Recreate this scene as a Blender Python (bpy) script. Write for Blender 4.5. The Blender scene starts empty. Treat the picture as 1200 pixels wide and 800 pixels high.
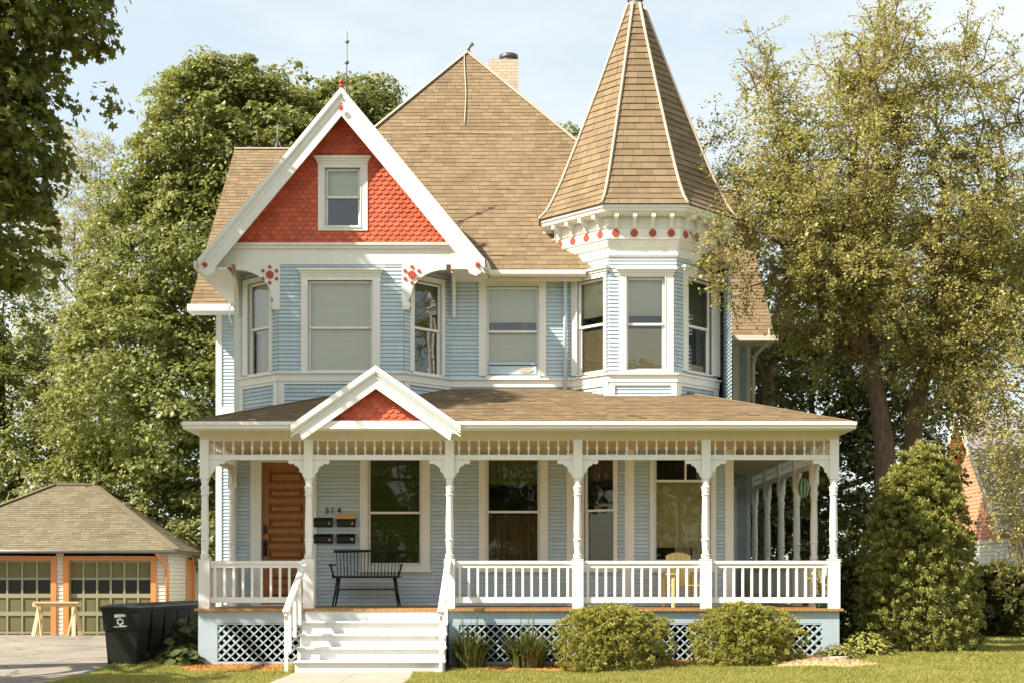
import bpy, math, random
import numpy as np
from mathutils import Vector, Matrix

random.seed(7)
rng = np.random.default_rng(11)
SC = bpy.context.scene
COL = SC.collection
R = math.radians

# ------------------------------------------------------------------ camera geometry (real metres)
FPX, CX, HY, CAMY, CAMZ = 1584.0, 600.0, 682.0, -24.0, 1.46
def S(Y): return FPX / (Y - CAMY)
def PX(px, Y): return (px - CX) / S(Y)
def PZ(py, Y): return CAMZ + (HY - py) / S(Y)
def G(y, x=0.0):                            # the lawn falls gently in front of the house and rises towards the right
    t = min(1.0, max(0.0, -y / 1.5)); r = min(1.0, max(0.0, (x - .8) / 4.5)); f = min(1.0, max(0.0, (9 - y) / 6)) * min(1.0, max(0.0, (y + 14) / 9))
    return -0.08 * t * t * (3 - 2 * t) + .16 * r * r * (3 - 2 * r) * f

# ------------------------------------------------------------------ object helpers
ORG = {}
def thing(name, label, cat, loc=(0, 0, 0), rotz=0.0, group=None):
    o = bpy.data.objects.new(name, None)
    COL.objects.link(o)
    o.location = loc
    o.rotation_euler = (0, 0, rotz)
    o.empty_display_size = .2
    o['label'] = label
    o['category'] = cat
    if group: o['group'] = group
    ORG[o.name] = Vector(loc)
    return o

class MB:
    def __init__(s): s.v = []; s.f = []; s.uv = []; s.has_uv = False; s.smooth = []
    def face(s, pts, uv=None, smooth=False):
        b = len(s.v)
        s.v.extend([tuple(p) for p in pts])
        s.f.append(list(range(b, b + len(pts))))
        s.smooth.append(smooth)
        if uv is None: s.uv.append([(0, 0)] * len(pts))
        else: s.uv.append(uv); s.has_uv = True
    def mesh8(s, P):
        b = len(s.v); s.v.extend([tuple(p) for p in P])
        for q in ((3, 2, 1, 0), (4, 5, 6, 7), (0, 1, 5, 4), (1, 2, 6, 5), (2, 3, 7, 6), (3, 0, 4, 7)):
            s.f.append([b + i for i in q]); s.uv.append([(0, 0)] * 4); s.smooth.append(False)
    def box(s, x0, x1, y0, y1, z0, z1):
        s.mesh8([(x0, y0, z0), (x1, y0, z0), (x1, y1, z0), (x0, y1, z0), (x0, y0, z1), (x1, y0, z1), (x1, y1, z1), (x0, y1, z1)])
    def fbox(s, F, u0, u1, n0, n1, z0, z1):
        s.mesh8([F.P(u0, n1, z0), F.P(u1, n1, z0), F.P(u1, n0, z0), F.P(u0, n0, z0), F.P(u0, n1, z1), F.P(u1, n1, z1), F.P(u1, n0, z1), F.P(u0, n0, z1)])
    def fprism(s, F, poly, n0, n1):           # poly of (u,z)
        k = len(poly)
        s.face([F.P(u, n1, z) for u, z in poly])
        s.face([F.P(u, n0, z) for u, z in reversed(poly)])
        for i in range(k):
            (a, b), (c, d) = poly[i], poly[(i + 1) % k]
            s.face([F.P(a, n1, b), F.P(a, n0, b), F.P(c, n0, d), F.P(c, n1, d)])
    def bar(s, p0, p1, w, h, up=(0, 0, 1)):   # rectangular bar between two points
        p0 = Vector(p0); p1 = Vector(p1); d = (p1 - p0).normalized(); up = Vector(up)
        a = d.cross(up)
        if a.length < 1e-4: a = d.cross(Vector((1, 0, 0)))
        a.normalize(); b = a.cross(d).normalized(); a *= w / 2; b *= h / 2
        s.mesh8([p0 - a - b, p0 + a - b, p1 + a - b, p1 - a - b, p0 - a + b, p0 + a + b, p1 + a + b, p1 - a + b])
    def tube(s, pts, rad, n=8, cap=True, smooth=True):
        pts = [Vector(p) for p in pts]
        if not hasattr(rad, '__len__'): rad = [rad] * len(pts)
        b0 = len(s.v); ref = None
        for i, p in enumerate(pts):
            d = (pts[min(i + 1, len(pts) - 1)] - pts[max(i - 1, 0)])
            d = d.normalized() if d.length > 1e-9 else Vector((0, 0, 1))
            if ref is None:
                ref = d.cross(Vector((0.31, 0.95, 0.1)))
                if ref.length < 1e-3: ref = d.cross(Vector((1, 0, 0)))
            a = (ref - d * ref.dot(d)).normalized(); ref = a
            c = d.cross(a)
            for k in range(n):
                t = 2 * math.pi * k / n
                s.v.append(tuple(p + (a * math.cos(t) + c * math.sin(t)) * rad[i]))
        for i in range(len(pts) - 1):
            for k in range(n):
                q = [b0 + i * n + k, b0 + i * n + (k + 1) % n, b0 + (i + 1) * n + (k + 1) % n, b0 + (i + 1) * n + k]
                s.f.append(q); s.uv.append([(0, 0)] * 4); s.smooth.append(smooth)
        if cap:
            s.f.append([b0 + k for k in reversed(range(n))]); s.uv.append([(0, 0)] * n); s.smooth.append(False)
            e = b0 + (len(pts) - 1) * n
            s.f.append([e + k for k in range(n)]); s.uv.append([(0, 0)] * n); s.smooth.append(False)
    def lathe(s, prof, n=14, c=(0, 0, 0), smooth=True):
        b0 = len(s.v)
        for r, z in prof:
            for k in range(n):
                t = 2 * math.pi * (k + .5) / n
                s.v.append((c[0] + r * math.cos(t), c[1] + r * math.sin(t), c[2] + z))
        for i in range(len(prof) - 1):
            for k in range(n):
                s.f.append([b0 + i * n + k, b0 + i * n + (k + 1) % n, b0 + (i + 1) * n + (k + 1) % n, b0 + (i + 1) * n + k])
                s.uv.append([(0, 0)] * 4); s.smooth.append(smooth)
        s.f.append([b0 + k for k in reversed(range(n))]); s.uv.append([(0, 0)] * n); s.smooth.append(False)
        e = b0 + (len(prof) - 1) * n
        s.f.append([e + k for k in range(n)]); s.uv.append([(0, 0)] * n); s.smooth.append(False)
    def disc(s, F, u, n0, n1, z, r, k=14):
        s.fprism(F, [(u + r * math.cos(2 * math.pi * i / k), z + r * math.sin(2 * math.pi * i / k)) for i in range(k)], n0, n1)
    def ball(s, c, r, n=10, m=7):
        prof = [(max(1e-4, r * math.sin(math.pi * i / m)), -r * math.cos(math.pi * i / m)) for i in range(m + 1)]
        s.lathe(prof, n, c)
    def build(s, name, mat, parent=None, local=False, at=None, bevel=0):
        me = bpy.data.meshes.new(name)
        off = Vector((0, 0, 0)); base = Vector((0, 0, 0))
        if parent is not None and not local: base = ORG[parent.name]; off = base
        if at is not None: off = Vector((0, 0, 0)); base = ORG[parent.name] if parent is not None else Vector((0, 0, 0))
        me.from_pydata([(x - off.x, y - off.y, z - off.z) for x, y, z in s.v], [], s.f)
        if s.has_uv:
            l = me.uv_layers.new(name='UVMap')
            flat = [c for fu in s.uv for uv in fu for c in uv]
            l.data.foreach_set('uv', flat)
        me.polygons.foreach_set('use_smooth', s.smooth)
        me.materials.append(mat)
        o = bpy.data.objects.new(name, me)
        COL.objects.link(o)
        if parent is not None: o.parent = parent
        if at is not None:
            o.location = Vector(at) - base
            ORG[o.name] = Vector(at)
        else:
            ORG[o.name] = base
        if bevel:
            b = o.modifiers.new('bevel', 'BEVEL'); b.width = bevel; b.segments = 2; b.limit_method = 'ANGLE'; b.angle_limit = R(40)
        return o

def dup_part(src, parent, at, rotz=0.0):
    o = src.copy(); COL.objects.link(o); o.parent = parent
    o.location = Vector(at) - ORG[parent.name]
    o.rotation_euler = (0, 0, rotz)
    ORG[o.name] = Vector(at)
    return o

class Fr:                                    # a wall plane: u runs from A to B, n points outward, z up
    def __init__(s, A, B):
        s.A = A; s.L = math.hypot(B[0] - A[0], B[1] - A[1]); s.B = B
        s.d = ((B[0] - A[0]) / s.L, (B[1] - A[1]) / s.L); s.nn = (s.d[1], -s.d[0])
    def P(s, u, n, z): return Vector((s.A[0] + s.d[0] * u + s.nn[0] * n, s.A[1] + s.d[1] * u + s.nn[1] * n, z))
    def U(s, px):
        k = (px - CX) / FPX
        return (k * (s.A[1] - CAMY) - s.A[0]) / (s.d[0] - k * s.d[1])
    def Y(s, u): return s.A[1] + s.d[1] * u

# ------------------------------------------------------------------ materials
def nt(name):
    m = bpy.data.materials.new(name); m.use_nodes = True
    t = m.node_tree; t.nodes.clear()
    return m, t, t.nodes, t.links
def out(t, sh):
    o = t.nodes.new('ShaderNodeOutputMaterial'); t.links.new(sh, o.inputs['Surface']); return o
def mixc(t, fac, a, b):
    n = t.nodes.new('ShaderNodeMix'); n.data_type = 'RGBA'
    for k, v in ((0, fac), (6, a), (7, b)):
        if hasattr(v, 'links') or isinstance(v, bpy.types.NodeSocket): t.links.new(v, n.inputs[k])
        elif k == 0: n.inputs[k].default_value = v
        else: n.inputs[k].default_value = (*v, 1)
    return n.outputs[2]
def noise(t, scale, detail=4, vec=None, rough=.55, sc=(1, 1, 1)):
    n = t.nodes.new('ShaderNodeTexNoise'); n.inputs['Scale'].default_value = scale; n.inputs['Detail'].default_value = detail
    n.inputs['Roughness'].default_value = rough
    c = t.nodes.new('ShaderNodeTexCoord')
    v = c.outputs['Object'] if vec is None else vec
    if sc != (1, 1, 1):
        mp = t.nodes.new('ShaderNodeMapping'); mp.inputs['Scale'].default_value = sc; t.links.new(v, mp.inputs[0]); v = mp.outputs[0]
    t.links.new(v, n.inputs['Vector'])
    return n.outputs['Fac']
def ramp(t, fac, stops):
    r = t.nodes.new('ShaderNodeValToRGB'); t.links.new(fac, r.inputs[0])
    e = r.color_ramp.elements
    while len(e) < len(stops): e.new(.5)
    for el, (p, c) in zip(e, stops):
        el.position = p; el.color = (*c, 1) if hasattr(c, '__len__') else (c, c, c, 1)
    return r.outputs[0]
def bump(t, h, strength=.3, dist=.01):
    b = t.nodes.new('ShaderNodeBump'); b.inputs['Strength'].default_value = strength; b.inputs['Distance'].default_value = dist
    t.links.new(h, b.inputs['Height']); return b.outputs[0]
def pbsdf(t, col, rough=.5, spec=.5, normal=None, metal=0):
    p = t.nodes.new('ShaderNodeBsdfPrincipled')
    if isinstance(col, bpy.types.NodeSocket): t.links.new(col, p.inputs['Base Color'])
    else: p.inputs['Base Color'].default_value = (*col, 1)
    if isinstance(rough, bpy.types.NodeSocket): t.links.new(rough, p.inputs['Roughness'])
    else: p.inputs['Roughness'].default_value = rough
    p.inputs['Specular IOR Level'].default_value = spec; p.inputs['Metallic'].default_value = metal
    if normal is not None: t.links.new(normal, p.inputs['Normal'])
    return p.outputs[0]
def mul(c, k): return tuple(min(1, x * k) for x in c)

def paint(name, col, rough=.5, var=.10, scale=2.2, dirt=(.75, .70, .60), grain=(1, 1, 1), spec=.35, metal=0, piece=0, streak=0):
    m, t, N, L = nt(name)
    a = noise(t, scale, 5, sc=grain)
    c = mixc(t, a, mul(col, 1 - var), mul(col, 1 + var))
    d = noise(t, 9, 6, rough=.7, sc=grain)
    dm = ramp(t, d, [(.52, 0.0), (.78, .35)])
    c = mixc(t, dm, c, tuple(x * y for x, y in zip(col, dirt)))
    if piece:
        g = N.new('ShaderNodeNewGeometry')
        c = mixc(t, ramp(t, g.outputs['Random Per Island'], [(0, 0.), (1, 1.)]), c, c) if False else c
        k = ramp(t, g.outputs['Random Per Island'], [(0, 1 - piece), (1, 1 + piece)])
        m_ = N.new('ShaderNodeMix'); m_.data_type = 'RGBA'; m_.blend_type = 'MULTIPLY'; m_.inputs[0].default_value = 1
        L.new(c, m_.inputs[6]); L.new(k, m_.inputs[7]); c = m_.outputs[2]
    if streak:
        sn = noise(t, 1, 5, rough=.65, sc=(7, 7, .55)); sn2 = noise(t, .8, 3)
        mm = N.new('ShaderNodeMath'); mm.operation = 'MULTIPLY'; L.new(ramp(t, sn, [(.50, 0.), (.80, 1.)]), mm.inputs[0]); L.new(ramp(t, sn2, [(.40, .2), (.65, 1.)]), mm.inputs[1])
        m2 = N.new('ShaderNodeMath'); m2.operation = 'MULTIPLY'; L.new(mm.outputs[0], m2.inputs[0]); m2.inputs[1].default_value = streak
        c = mixc(t, m2.outputs[0], c, tuple(x * y for x, y in zip(col, (.62, .58, .50))))
    h = noise(t, 60, 3, sc=grain)
    out(t, pbsdf(t, c, rough, spec, bump(t, h, .15, .004), metal))
    return m
def shingle_mat(name, c1, c2, c3, w=.30, h=.14, weather=(.55, .50, .45)):
    m, t, N, L = nt(name)
    g = N.new('ShaderNodeNewGeometry')
    tab = ramp(t, g.outputs['Random Per Island'], [(0, mul(c2, .86)), (.3, c2), (.7, c1), (1, mul(c1, 1.10))])
    n1 = noise(t, .55, 5, rough=.6)
    c = mixc(t, ramp(t, n1, [(.35, 0.), (.7, .5)]), tab, c3)
    n2 = noise(t, 2.2, 6, rough=.7, sc=(1, 1, .45))
    c = mixc(t, ramp(t, n2, [(.50, 0.), (.76, .55)]), c, tuple(x * y for x, y in zip(c1, weather)))
    n3 = noise(t, 160, 2)
    c = mixc(t, ramp(t, n3, [(.3, .5), (.7, 0.)]), c, mul(c1, .55))
    out(t, pbsdf(t, c, .92, .15, bump(t, n3, .5, .006)))
    return m
def leaf_mat(name, dark, mid, light, trans=.35, gloss=.35):
    m, t, N, L = nt(name)
    g = N.new('ShaderNodeNewGeometry')
    r = ramp(t, g.outputs['Random Per Island'], [(0, dark), (.5, mid), (1, light)])
    n = noise(t, .9, 3)
    c = mixc(t, ramp(t, n, [(.35, 0.), (.7, .5)]), r, light)
    p = pbsdf(t, c, .45, gloss)
    tr = N.new('ShaderNodeBsdfTranslucent'); L.new(mixc(t, .5, c, (light[0] * 1.5, light[1] * 1.5, light[2] * .8)), tr.inputs[0])
    mx = N.new('ShaderNodeMixShader'); mx.inputs[0].default_value = trans; L.new(p, mx.inputs[1]); L.new(tr.outputs[0], mx.inputs[2])
    out(t, mx.outputs[0]); return m
def glass_mat(name, tint=(.85, .9, .86), refl=1.0):
    m, t, N, L = nt(name)
    tr = N.new('ShaderNodeBsdfTransparent'); tr.inputs[0].default_value = (*tint, 1)
    gl = N.new('ShaderNodeBsdfGlossy'); gl.inputs['Roughness'].default_value = .015
    h = noise(t, 1.3, 2); L.new(bump(t, h, .25, .02), gl.inputs['Normal'])
    f = N.new('ShaderNodeFresnel'); f.inputs[0].default_value = 1.52
    mm = N.new('ShaderNodeMath'); mm.operation = 'MULTIPLY_ADD'; mm.inputs[1].default_value = 1.3 * refl; mm.inputs[2].default_value = .06 * refl
    L.new(f.outputs[0], mm.inputs[0])
    mx = N.new('ShaderNodeMixShader'); L.new(mm.outputs[0], mx.inputs[0]); L.new(tr.outputs[0], mx.inputs[1]); L.new(gl.outputs[0], mx.inputs[2])
    out(t, mx.outputs[0]); return m
def bark_mat(name, a, b, sc=(1, 1, .25), s=14):
    m, t, N, L = nt(name)
    n = noise(t, s, 6, sc=sc, rough=.65)
    out(t, pbsdf(t, ramp(t, n, [(.3, a), (.7, b)]), .9, .2, bump(t, n, .8, .03))); return m
def ground_mat(name, a, b, c, s1=.7, s2=30, rough=.95, bs=.4):
    m, t, N, L = nt(name)
    n1 = noise(t, s1, 5); n2 = noise(t, s2, 4)
    col = mixc(t, ramp(t, n1, [(.35, 0.), (.65, 1.)]), a, b)
    col = mixc(t, ramp(t, n2, [(.45, 0.), (.7, .7)]), col, c)
    out(t, pbsdf(t, col, rough, .2, bump(t, n2, bs, .01))); return m
def wood_mat(name, a, b, sc=(1, 1, 12), s=3, rough=.4, spec=.4):
    m, t, N, L = nt(name)
    n = noise(t, s, 6, sc=sc, rough=.6)
    out(t, pbsdf(t, ramp(t, n, [(.3, a), (.7, b)]), rough, spec, bump(t, n, .2, .003))); return m
def cloth_mat(name, a, b, sc=(22, 22, .5)):
    m, t, N, L = nt(name)
    n = noise(t, 1, 3, sc=sc)
    out(t, pbsdf(t, ramp(t, n, [(.35, a), (.65, b)]), .85, .1, bump(t, n, .6, .02))); return m

M = {}
M['white'] = paint('white_paint', (.80, .778, .735), .45, .04, dirt=(.80, .74, .64), streak=.45)
M['step'] = paint('worn_step_paint', (.68, .675, .655), .55, .06, dirt=(.62, .56, .48), streak=.6, piece=.03)
M['blue'] = paint('pale_blue_siding', (.49, .575, .63), .55, .06, piece=.075, streak=.55, grain=(.6, .6, 2.5), dirt=(.80, .80, .78))
M['skirt'] = paint('pale_blue_trim', (.385, .475, .525), .5, .06, streak=.5)
M['red'] = paint('coral_red_paint', (.55, .115, .055), .6, .14, piece=.20, streak=.5, scale=5, dirt=(.75, .6, .6))
M['redtrim'] = paint('red_rosette_paint', (.42, .07, .035), .45, .08)
M['roof'] = shingle_mat('tan_shingles', (.255, .184, .108), (.205, .146, .084), (.285, .212, .132))
M['groof'] = shingle_mat('garage_shingles', (.215, .182, .118), (.155, .132, .085), (.24, .205, .135), weather=(.7, .7, .55))
M['nroof'] = shingle_mat('grey_shingles', (.34, .32, .30), (.28, .27, .26), (.38, .36, .34))
M['hip'] = paint('pale_ridge_metal', (.50, .39, .30), .65, .22, scale=9)
M['ceil'] = wood_mat('porch_ceiling_boards', (.60, .46, .23), (.70, .56, .31), (12, 1, 1), 2, .6)
M['soffit'] = paint('cream_soffit', (.62, .545, .40), .6, .06)
M['deck'] = wood_mat('deck_boards', (.34, .17, .06), (.46, .26, .10), (6, 1, 6), 3, .6, .25)
M['door'] = wood_mat('varnished_door', (.22, .075, .013), (.36, .145, .028), (9, 9, .6), 3, .35, .5)
M['black'] = paint('black_paint', (.012, .011, .010), .4, .2)
M['mailbox'] = paint('black_enamel', (.012, .011, .011), .35, .2)
M['number'] = paint('white_number', (.75, .72, .68), .5, .02)
M['kraft'] = paint('kraft_paper', (.62, .36, .10), .8, .05)
M['dark'] = paint('painted_shade_black', (.010, .010, .010), .9, .1)  # near black, stands for the shade under the porch
M['glass'] = glass_mat('window_glass', (.95, .96, .91), 1.15)
M['glassd'] = glass_mat('porch_window_glass', (.70, .74, .62), .5)
M['blind'] = cloth_mat('pale_blind', (.72, .71, .56), (.77, .76, .62), (1, 1, 30))
M['blindtan'] = cloth_mat('tan_blind', (.62, .48, .26), (.68, .54, .31), (1, 1, 30))
M['greenshade'] = cloth_mat('green_shade', (.085, .10, .028), (.10, .115, .035), (1, 1, 20))
M['valance'] = cloth_mat('olive_valance', (.17, .17, .055), (.30, .29, .11))
M['curtain'] = cloth_mat('brown_curtain', (.13, .085, .045), (.23, .15, .08))
M['drape'] = cloth_mat('pale_drape', (.66, .52, .30), (.82, .72, .52), (14, 14, .5))
M['gutter'] = paint('white_gutter', (.78, .735, .65), .4, .04)
M['pipe'] = paint('pale_blue_pipe', (.50, .60, .66), .45, .04)
M['room'] = paint('room_plaster', (.16, .12, .075), .8, .1)
M['brick'] = None
M['metal'] = paint('grey_metal', (.10, .098, .095), .45, .1, metal=.6)
M['rodmetal'] = paint('weathered_rod', (.20, .19, .18), .5, .1, metal=.3)
M['cable'] = paint('pale_cable', (.50, .43, .33), .6, .1)
M['garwall'] = paint('cream_clapboard', (.66, .57, .46), .6, .06, grain=(.6, .6, 2.5))
M['gartrim'] = paint('orange_trim', (.60, .235, .075), .5, .06)
M['gardoor'] = paint('olive_door_frame', (.27, .25, .155), .5, .06)
M['garpanel'] = paint('dark_olive_panel', (.135, .125, .055), .5, .08)
M['garglass'] = glass_mat('garage_glass', (.25, .25, .22), .8)
M['lumber'] = wood_mat('raw_lumber', (.52, .37, .20), (.66, .50, .30), (8, 8, 1), 3, .7)
M['bin'] = paint('dark_green_plastic', (.010, .013, .008), .45, .15, streak=.6, dirt=(3.5, 3.2, 2.6))
M['lid'] = paint('black_plastic_lid', (.013, .0125, .013), .38, .15)
M['rubber'] = paint('tyre_rubber', (.015, .015, .015), .8, .1)
M['nred'] = paint('salmon_siding', (.58, .27, .16), .6, .06)
M['nsoffit'] = paint('ochre_soffit', (.62, .34, .12), .6, .05)
M['nwhite'] = paint('white_siding', (.78, .74, .68), .6, .05)
M['yellow'] = paint('pale_yellow_paint', (.70, .55, .22), .5, .08)
M['teal'] = paint('teal_glaze', (.05, .19, .17), .25, .15, spec=.6)
M['lgreen'] = paint('green_lantern', (.03, .12, .085), .4, .1)
M['stone'] = ground_mat('pale_stone', (.52, .42, .32), (.46, .38, .30), (.58, .48, .38), 3, 25)
M['lawnbase'] = ground_mat('lawn_soil', (.13, .135, .035), (.16, .16, .045), (.10, .10, .028), .4, 40)
M['drive'] = ground_mat('worn_driveway', (.27, .245, .215), (.215, .195, .17), (.155, .14, .12), .9, 45, .9, .3)
def drive_mat():
    m, t, N, L = nt('cracked_driveway')
    n1 = noise(t, .9, 5); n2 = noise(t, 45, 4); n3 = noise(t, .45, 4, sc=(1, .35, 1))
    col = mixc(t, ramp(t, n1, [(.35, 0.), (.65, 1.)]), (.31, .272, .228), (.25, .218, .18))
    col = mixc(t, ramp(t, n3, [(.5, 0.), (.68, .7)]), col, (.15, .128, .105))
    col = mixc(t, ramp(t, n2, [(.45, 0.), (.7, .6)]), col, (.17, .152, .13))
    v = N.new('ShaderNodeTexVoronoi'); v.feature = 'DISTANCE_TO_EDGE'; v.inputs['Scale'].default_value = .55
    tcd = N.new('ShaderNodeTexCoord'); wv = N.new('ShaderNodeTexNoise'); wv.inputs['Scale'].default_value = 2.5; wv.inputs['Detail'].default_value = 5
    L.new(tcd.outputs['Object'], wv.inputs['Vector']); ad = N.new('ShaderNodeMix'); ad.data_type = 'RGBA'; ad.blend_type = 'ADD'; ad.inputs[0].default_value = .8
    L.new(tcd.outputs['Object'], ad.inputs[6]); L.new(wv.outputs['Color'], ad.inputs[7]); L.new(ad.outputs[2], v.inputs['Vector'])
    col = mixc(t, ramp(t, v.outputs['Distance'], [(0, .9), (.018, 0.)]), col, (.05, .045, .035))
    out(t, pbsdf(t, col, .92, .2, bump(t, n2, .4, .01))); return m
M['drive'] = drive_mat()
M['path'] = ground_mat('concrete_path', (.42, .36, .29), (.36, .31, .25), (.30, .26, .2), 2, 60)
M['mulch'] = ground_mat('orange_mulch', (.50, .26, .075), (.42, .20, .055), (.30, .14, .04), 2, 70)
M['chips'] = ground_mat('wood_chips', (.56, .40, .22), (.60, .44, .26), (.42, .28, .14), 2, 70)
M['bark'] = bark_mat('brown_bark', (.085, .055, .035), (.20, .14, .09))
M['barkpale'] = bark_mat('pale_bark', (.20, .13, .075), (.38, .27, .17))
M['barkdark'] = bark_mat('dark_bark', (.04, .03, .022), (.10, .07, .05))
M['twig'] = bark_mat('twig_bark', (.10, .065, .04), (.24, .17, .11))
M['grass'] = leaf_mat('grass_blades', (.20, .215, .045), (.30, .30, .075), (.43, .40, .14), .4, .2)
M['maple'] = leaf_mat('maple_leaves', (.062, .080, .014), (.105, .125, .022), (.19, .19, .042), .45)
M['mapleback'] = leaf_mat('full_maple_leaves', (.115, .14, .034), (.175, .20, .048), (.28, .285, .090), .32)
M['pale'] = leaf_mat('pale_leaves', (.22, .22, .085), (.31, .295, .125), (.42, .38, .18), .4)
M['olive'] = leaf_mat('olive_leaves', (.20, .195, .045), (.30, .285, .075), (.43, .385, .14), .35)
M['darkleaf'] = leaf_mat('dark_leaves', (.065, .074, .02), (.105, .112, .03), (.18, .17, .055), .3)
M['cedar'] = leaf_mat('cedar_sprays', (.16, .185, .048), (.24, .255, .066), (.36, .335, .11), .28, .25)
M['yew'] = leaf_mat('yew_sprays', (.17, .185, .038), (.27, .275, .058), (.42, .39, .11), .28, .25)
M['iris'] = leaf_mat('blade_leaves', (.055, .075, .018), (.085, .105, .03), (.13, .14, .045), .25)
M['hosta'] = leaf_mat('hosta_leaves', (.04, .06, .016), (.07, .09, .025), (.11, .12, .035), .25)
def brick_mat():
    m, t, N, L = nt('cream_brick')
    b = N.new('ShaderNodeTexBrick'); L.new(N.new('ShaderNodeTexCoord').outputs['UV'], b.inputs['Vector'])
    b.inputs['Scale'].default_value = 1; b.inputs['Brick Width'].default_value = .21; b.inputs['Row Height'].default_value = .075; b.inputs['Mortar Size'].default_value = .008
    b.inputs['Color1'].default_value = (.66, .54, .41, 1); b.inputs['Color2'].default_value = (.54, .43, .32, 1); b.inputs['Mortar'].default_value = (.40, .30, .2, 1)
    out(t, pbsdf(t, b.outputs['Color'], .9, .2)); return m
M['brick'] = brick_mat()

# ------------------------------------------------------------------ surface builders
def siding(mb, F, z0, z1, ops=(), exp=.074, t=.015, u0=0, u1=None, top=None):
    u1 = F.L if u1 is None else u1
    k = 0
    while z0 + k * exp < z1 - .01:
        za, zb = z0 + k * exp, min(z1, z0 + (k + 1) * exp); zc = (za + zb) / 2; k += 1
        ua, ub = u0, u1
        if top: ua, ub = top(zc)
        if ub - ua < .02: continue
        iv = [(ua, ub)]
        for (a, b, c, d) in ops:
            if c < zc < d:
                nv = []
                for (p, q) in iv:
                    if b <= p or a >= q: nv.append((p, q)); continue
                    if a > p: nv.append((p, a))
                    if b < q: nv.append((b, q))
                iv = nv
        iv2 = []
        for (p, q) in iv:
            while exp < .1 and q - p > 2.2:
                w_ = random.uniform(.7, 2.6)
                if q - p - w_ < .4: break
                iv2.append((p, p + w_ - .003)); p += w_
            iv2.append((p, q))
        for (p, q) in iv2:
            g = .008 if exp < .1 else .012
            mb.face([F.P(p, t, za + g), F.P(q, t, za + g), F.P(q, .001, zb), F.P(p, .001, zb)])
            mb.face([F.P(p, -.02, za + g), F.P(q, -.02, za + g), F.P(q, t, za + g), F.P(p, t, za + g)])
            mb.face([F.P(p, -.02, za), F.P(q, -.02, za), F.P(q, -.02, za + g), F.P(p, -.02, za + g)])
            mb.face([F.P(p, .001, zb), F.P(q, .001, zb), F.P(q, -.02, zb), F.P(p, -.02, zb)])

def clipv(poly, v0, v1):
    def half(P, f):
        o = []
        for i in range(len(P)):
            a, b = P[i], P[(i + 1) % len(P)]; fa, fb = f(a), f(b)
            if fa >= 0: o.append(a)
            if (fa >= 0) != (fb >= 0):
                t = fa / (fa - fb); o.append((a[0] + (b[0] - a[0]) * t, a[1] + (b[1] - a[1]) * t))
        return o
    P = half(poly, lambda p: p[1] - v0)
    return half(P, lambda p: v1 - p[1]) if P else []

def shingle(mb, pts, course=.14, t=.009, wob=.003):
    pts = [Vector(p) for p in pts]
    n = Vector((0, 0, 0))
    for i in range(len(pts)): n += pts[i].cross(pts[(i + 1) % len(pts)])
    n.normalize()
    if n.z < 0: n = -n; pts = pts[::-1]
    up = (Vector((0, 0, 1)) - n * n.z).normalized(); u = up.cross(n).normalized()
    o = min(pts, key=lambda p: p.z)
    P2 = [((p - o).dot(u), (p - o).dot(up)) for p in pts]
    vmax = max(p[1] for p in P2); k = 0
    while k * course < vmax - 1e-4:
        v0, v1 = k * course, min(vmax, (k + 1) * course); k += 1
        Q = clipv(P2, v0, v1)
        if len(Q) < 3: continue
        tt = t + random.uniform(-wob, wob)
        def lift(q, a=None): return o + u * q[0] + up * q[1] + n * ((tt if a is None else a) * (1 - (q[1] - v0) / course))
        mb.face([lift(q, .001) - n * .004 for q in Q], uv=[(q[0] + 40, q[1] + 1e-3) for q in Q])
        x0, x1 = min(q[0] for q in Q), max(q[0] for q in Q); x = x0 - random.uniform(0, .3)
        while x < x1:
            wd = random.choice((.15, .20, .24, .27)); xa, xb = x, x + wd - .005; x += wd
            T = [(q[1], q[0]) for q in clipv([(q[1], q[0]) for q in Q], xa, xb)]
            if len(T) < 3: continue
            lf = t + random.uniform(-wob, wob) + (random.uniform(0, .008) if random.random() < .06 else 0); dv = random.uniform(-.006, .006)
            T = [(q[0], max(0, q[1] + dv) if abs(q[1] - v0) < 1e-5 else q[1]) for q in T]
            mb.face([lift(q, lf) for q in T], uv=[(q[0] + 40, q[1] + 1e-3) for q in T])
            low = sorted([q for q in T if q[1] < v0 + .0075], key=lambda q: q[0])
            if len(low) >= 2:
                a, b = low[0], low[-1]
                mb.face([o + u * a[0] + up * a[1] - n * .004, o + u * b[0] + up * b[1] - n * .004, lift(b, lf), lift(a, lf)], uv=[(a[0] + 40, v0)] * 4)

def flip(P): return P[::-1]

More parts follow.
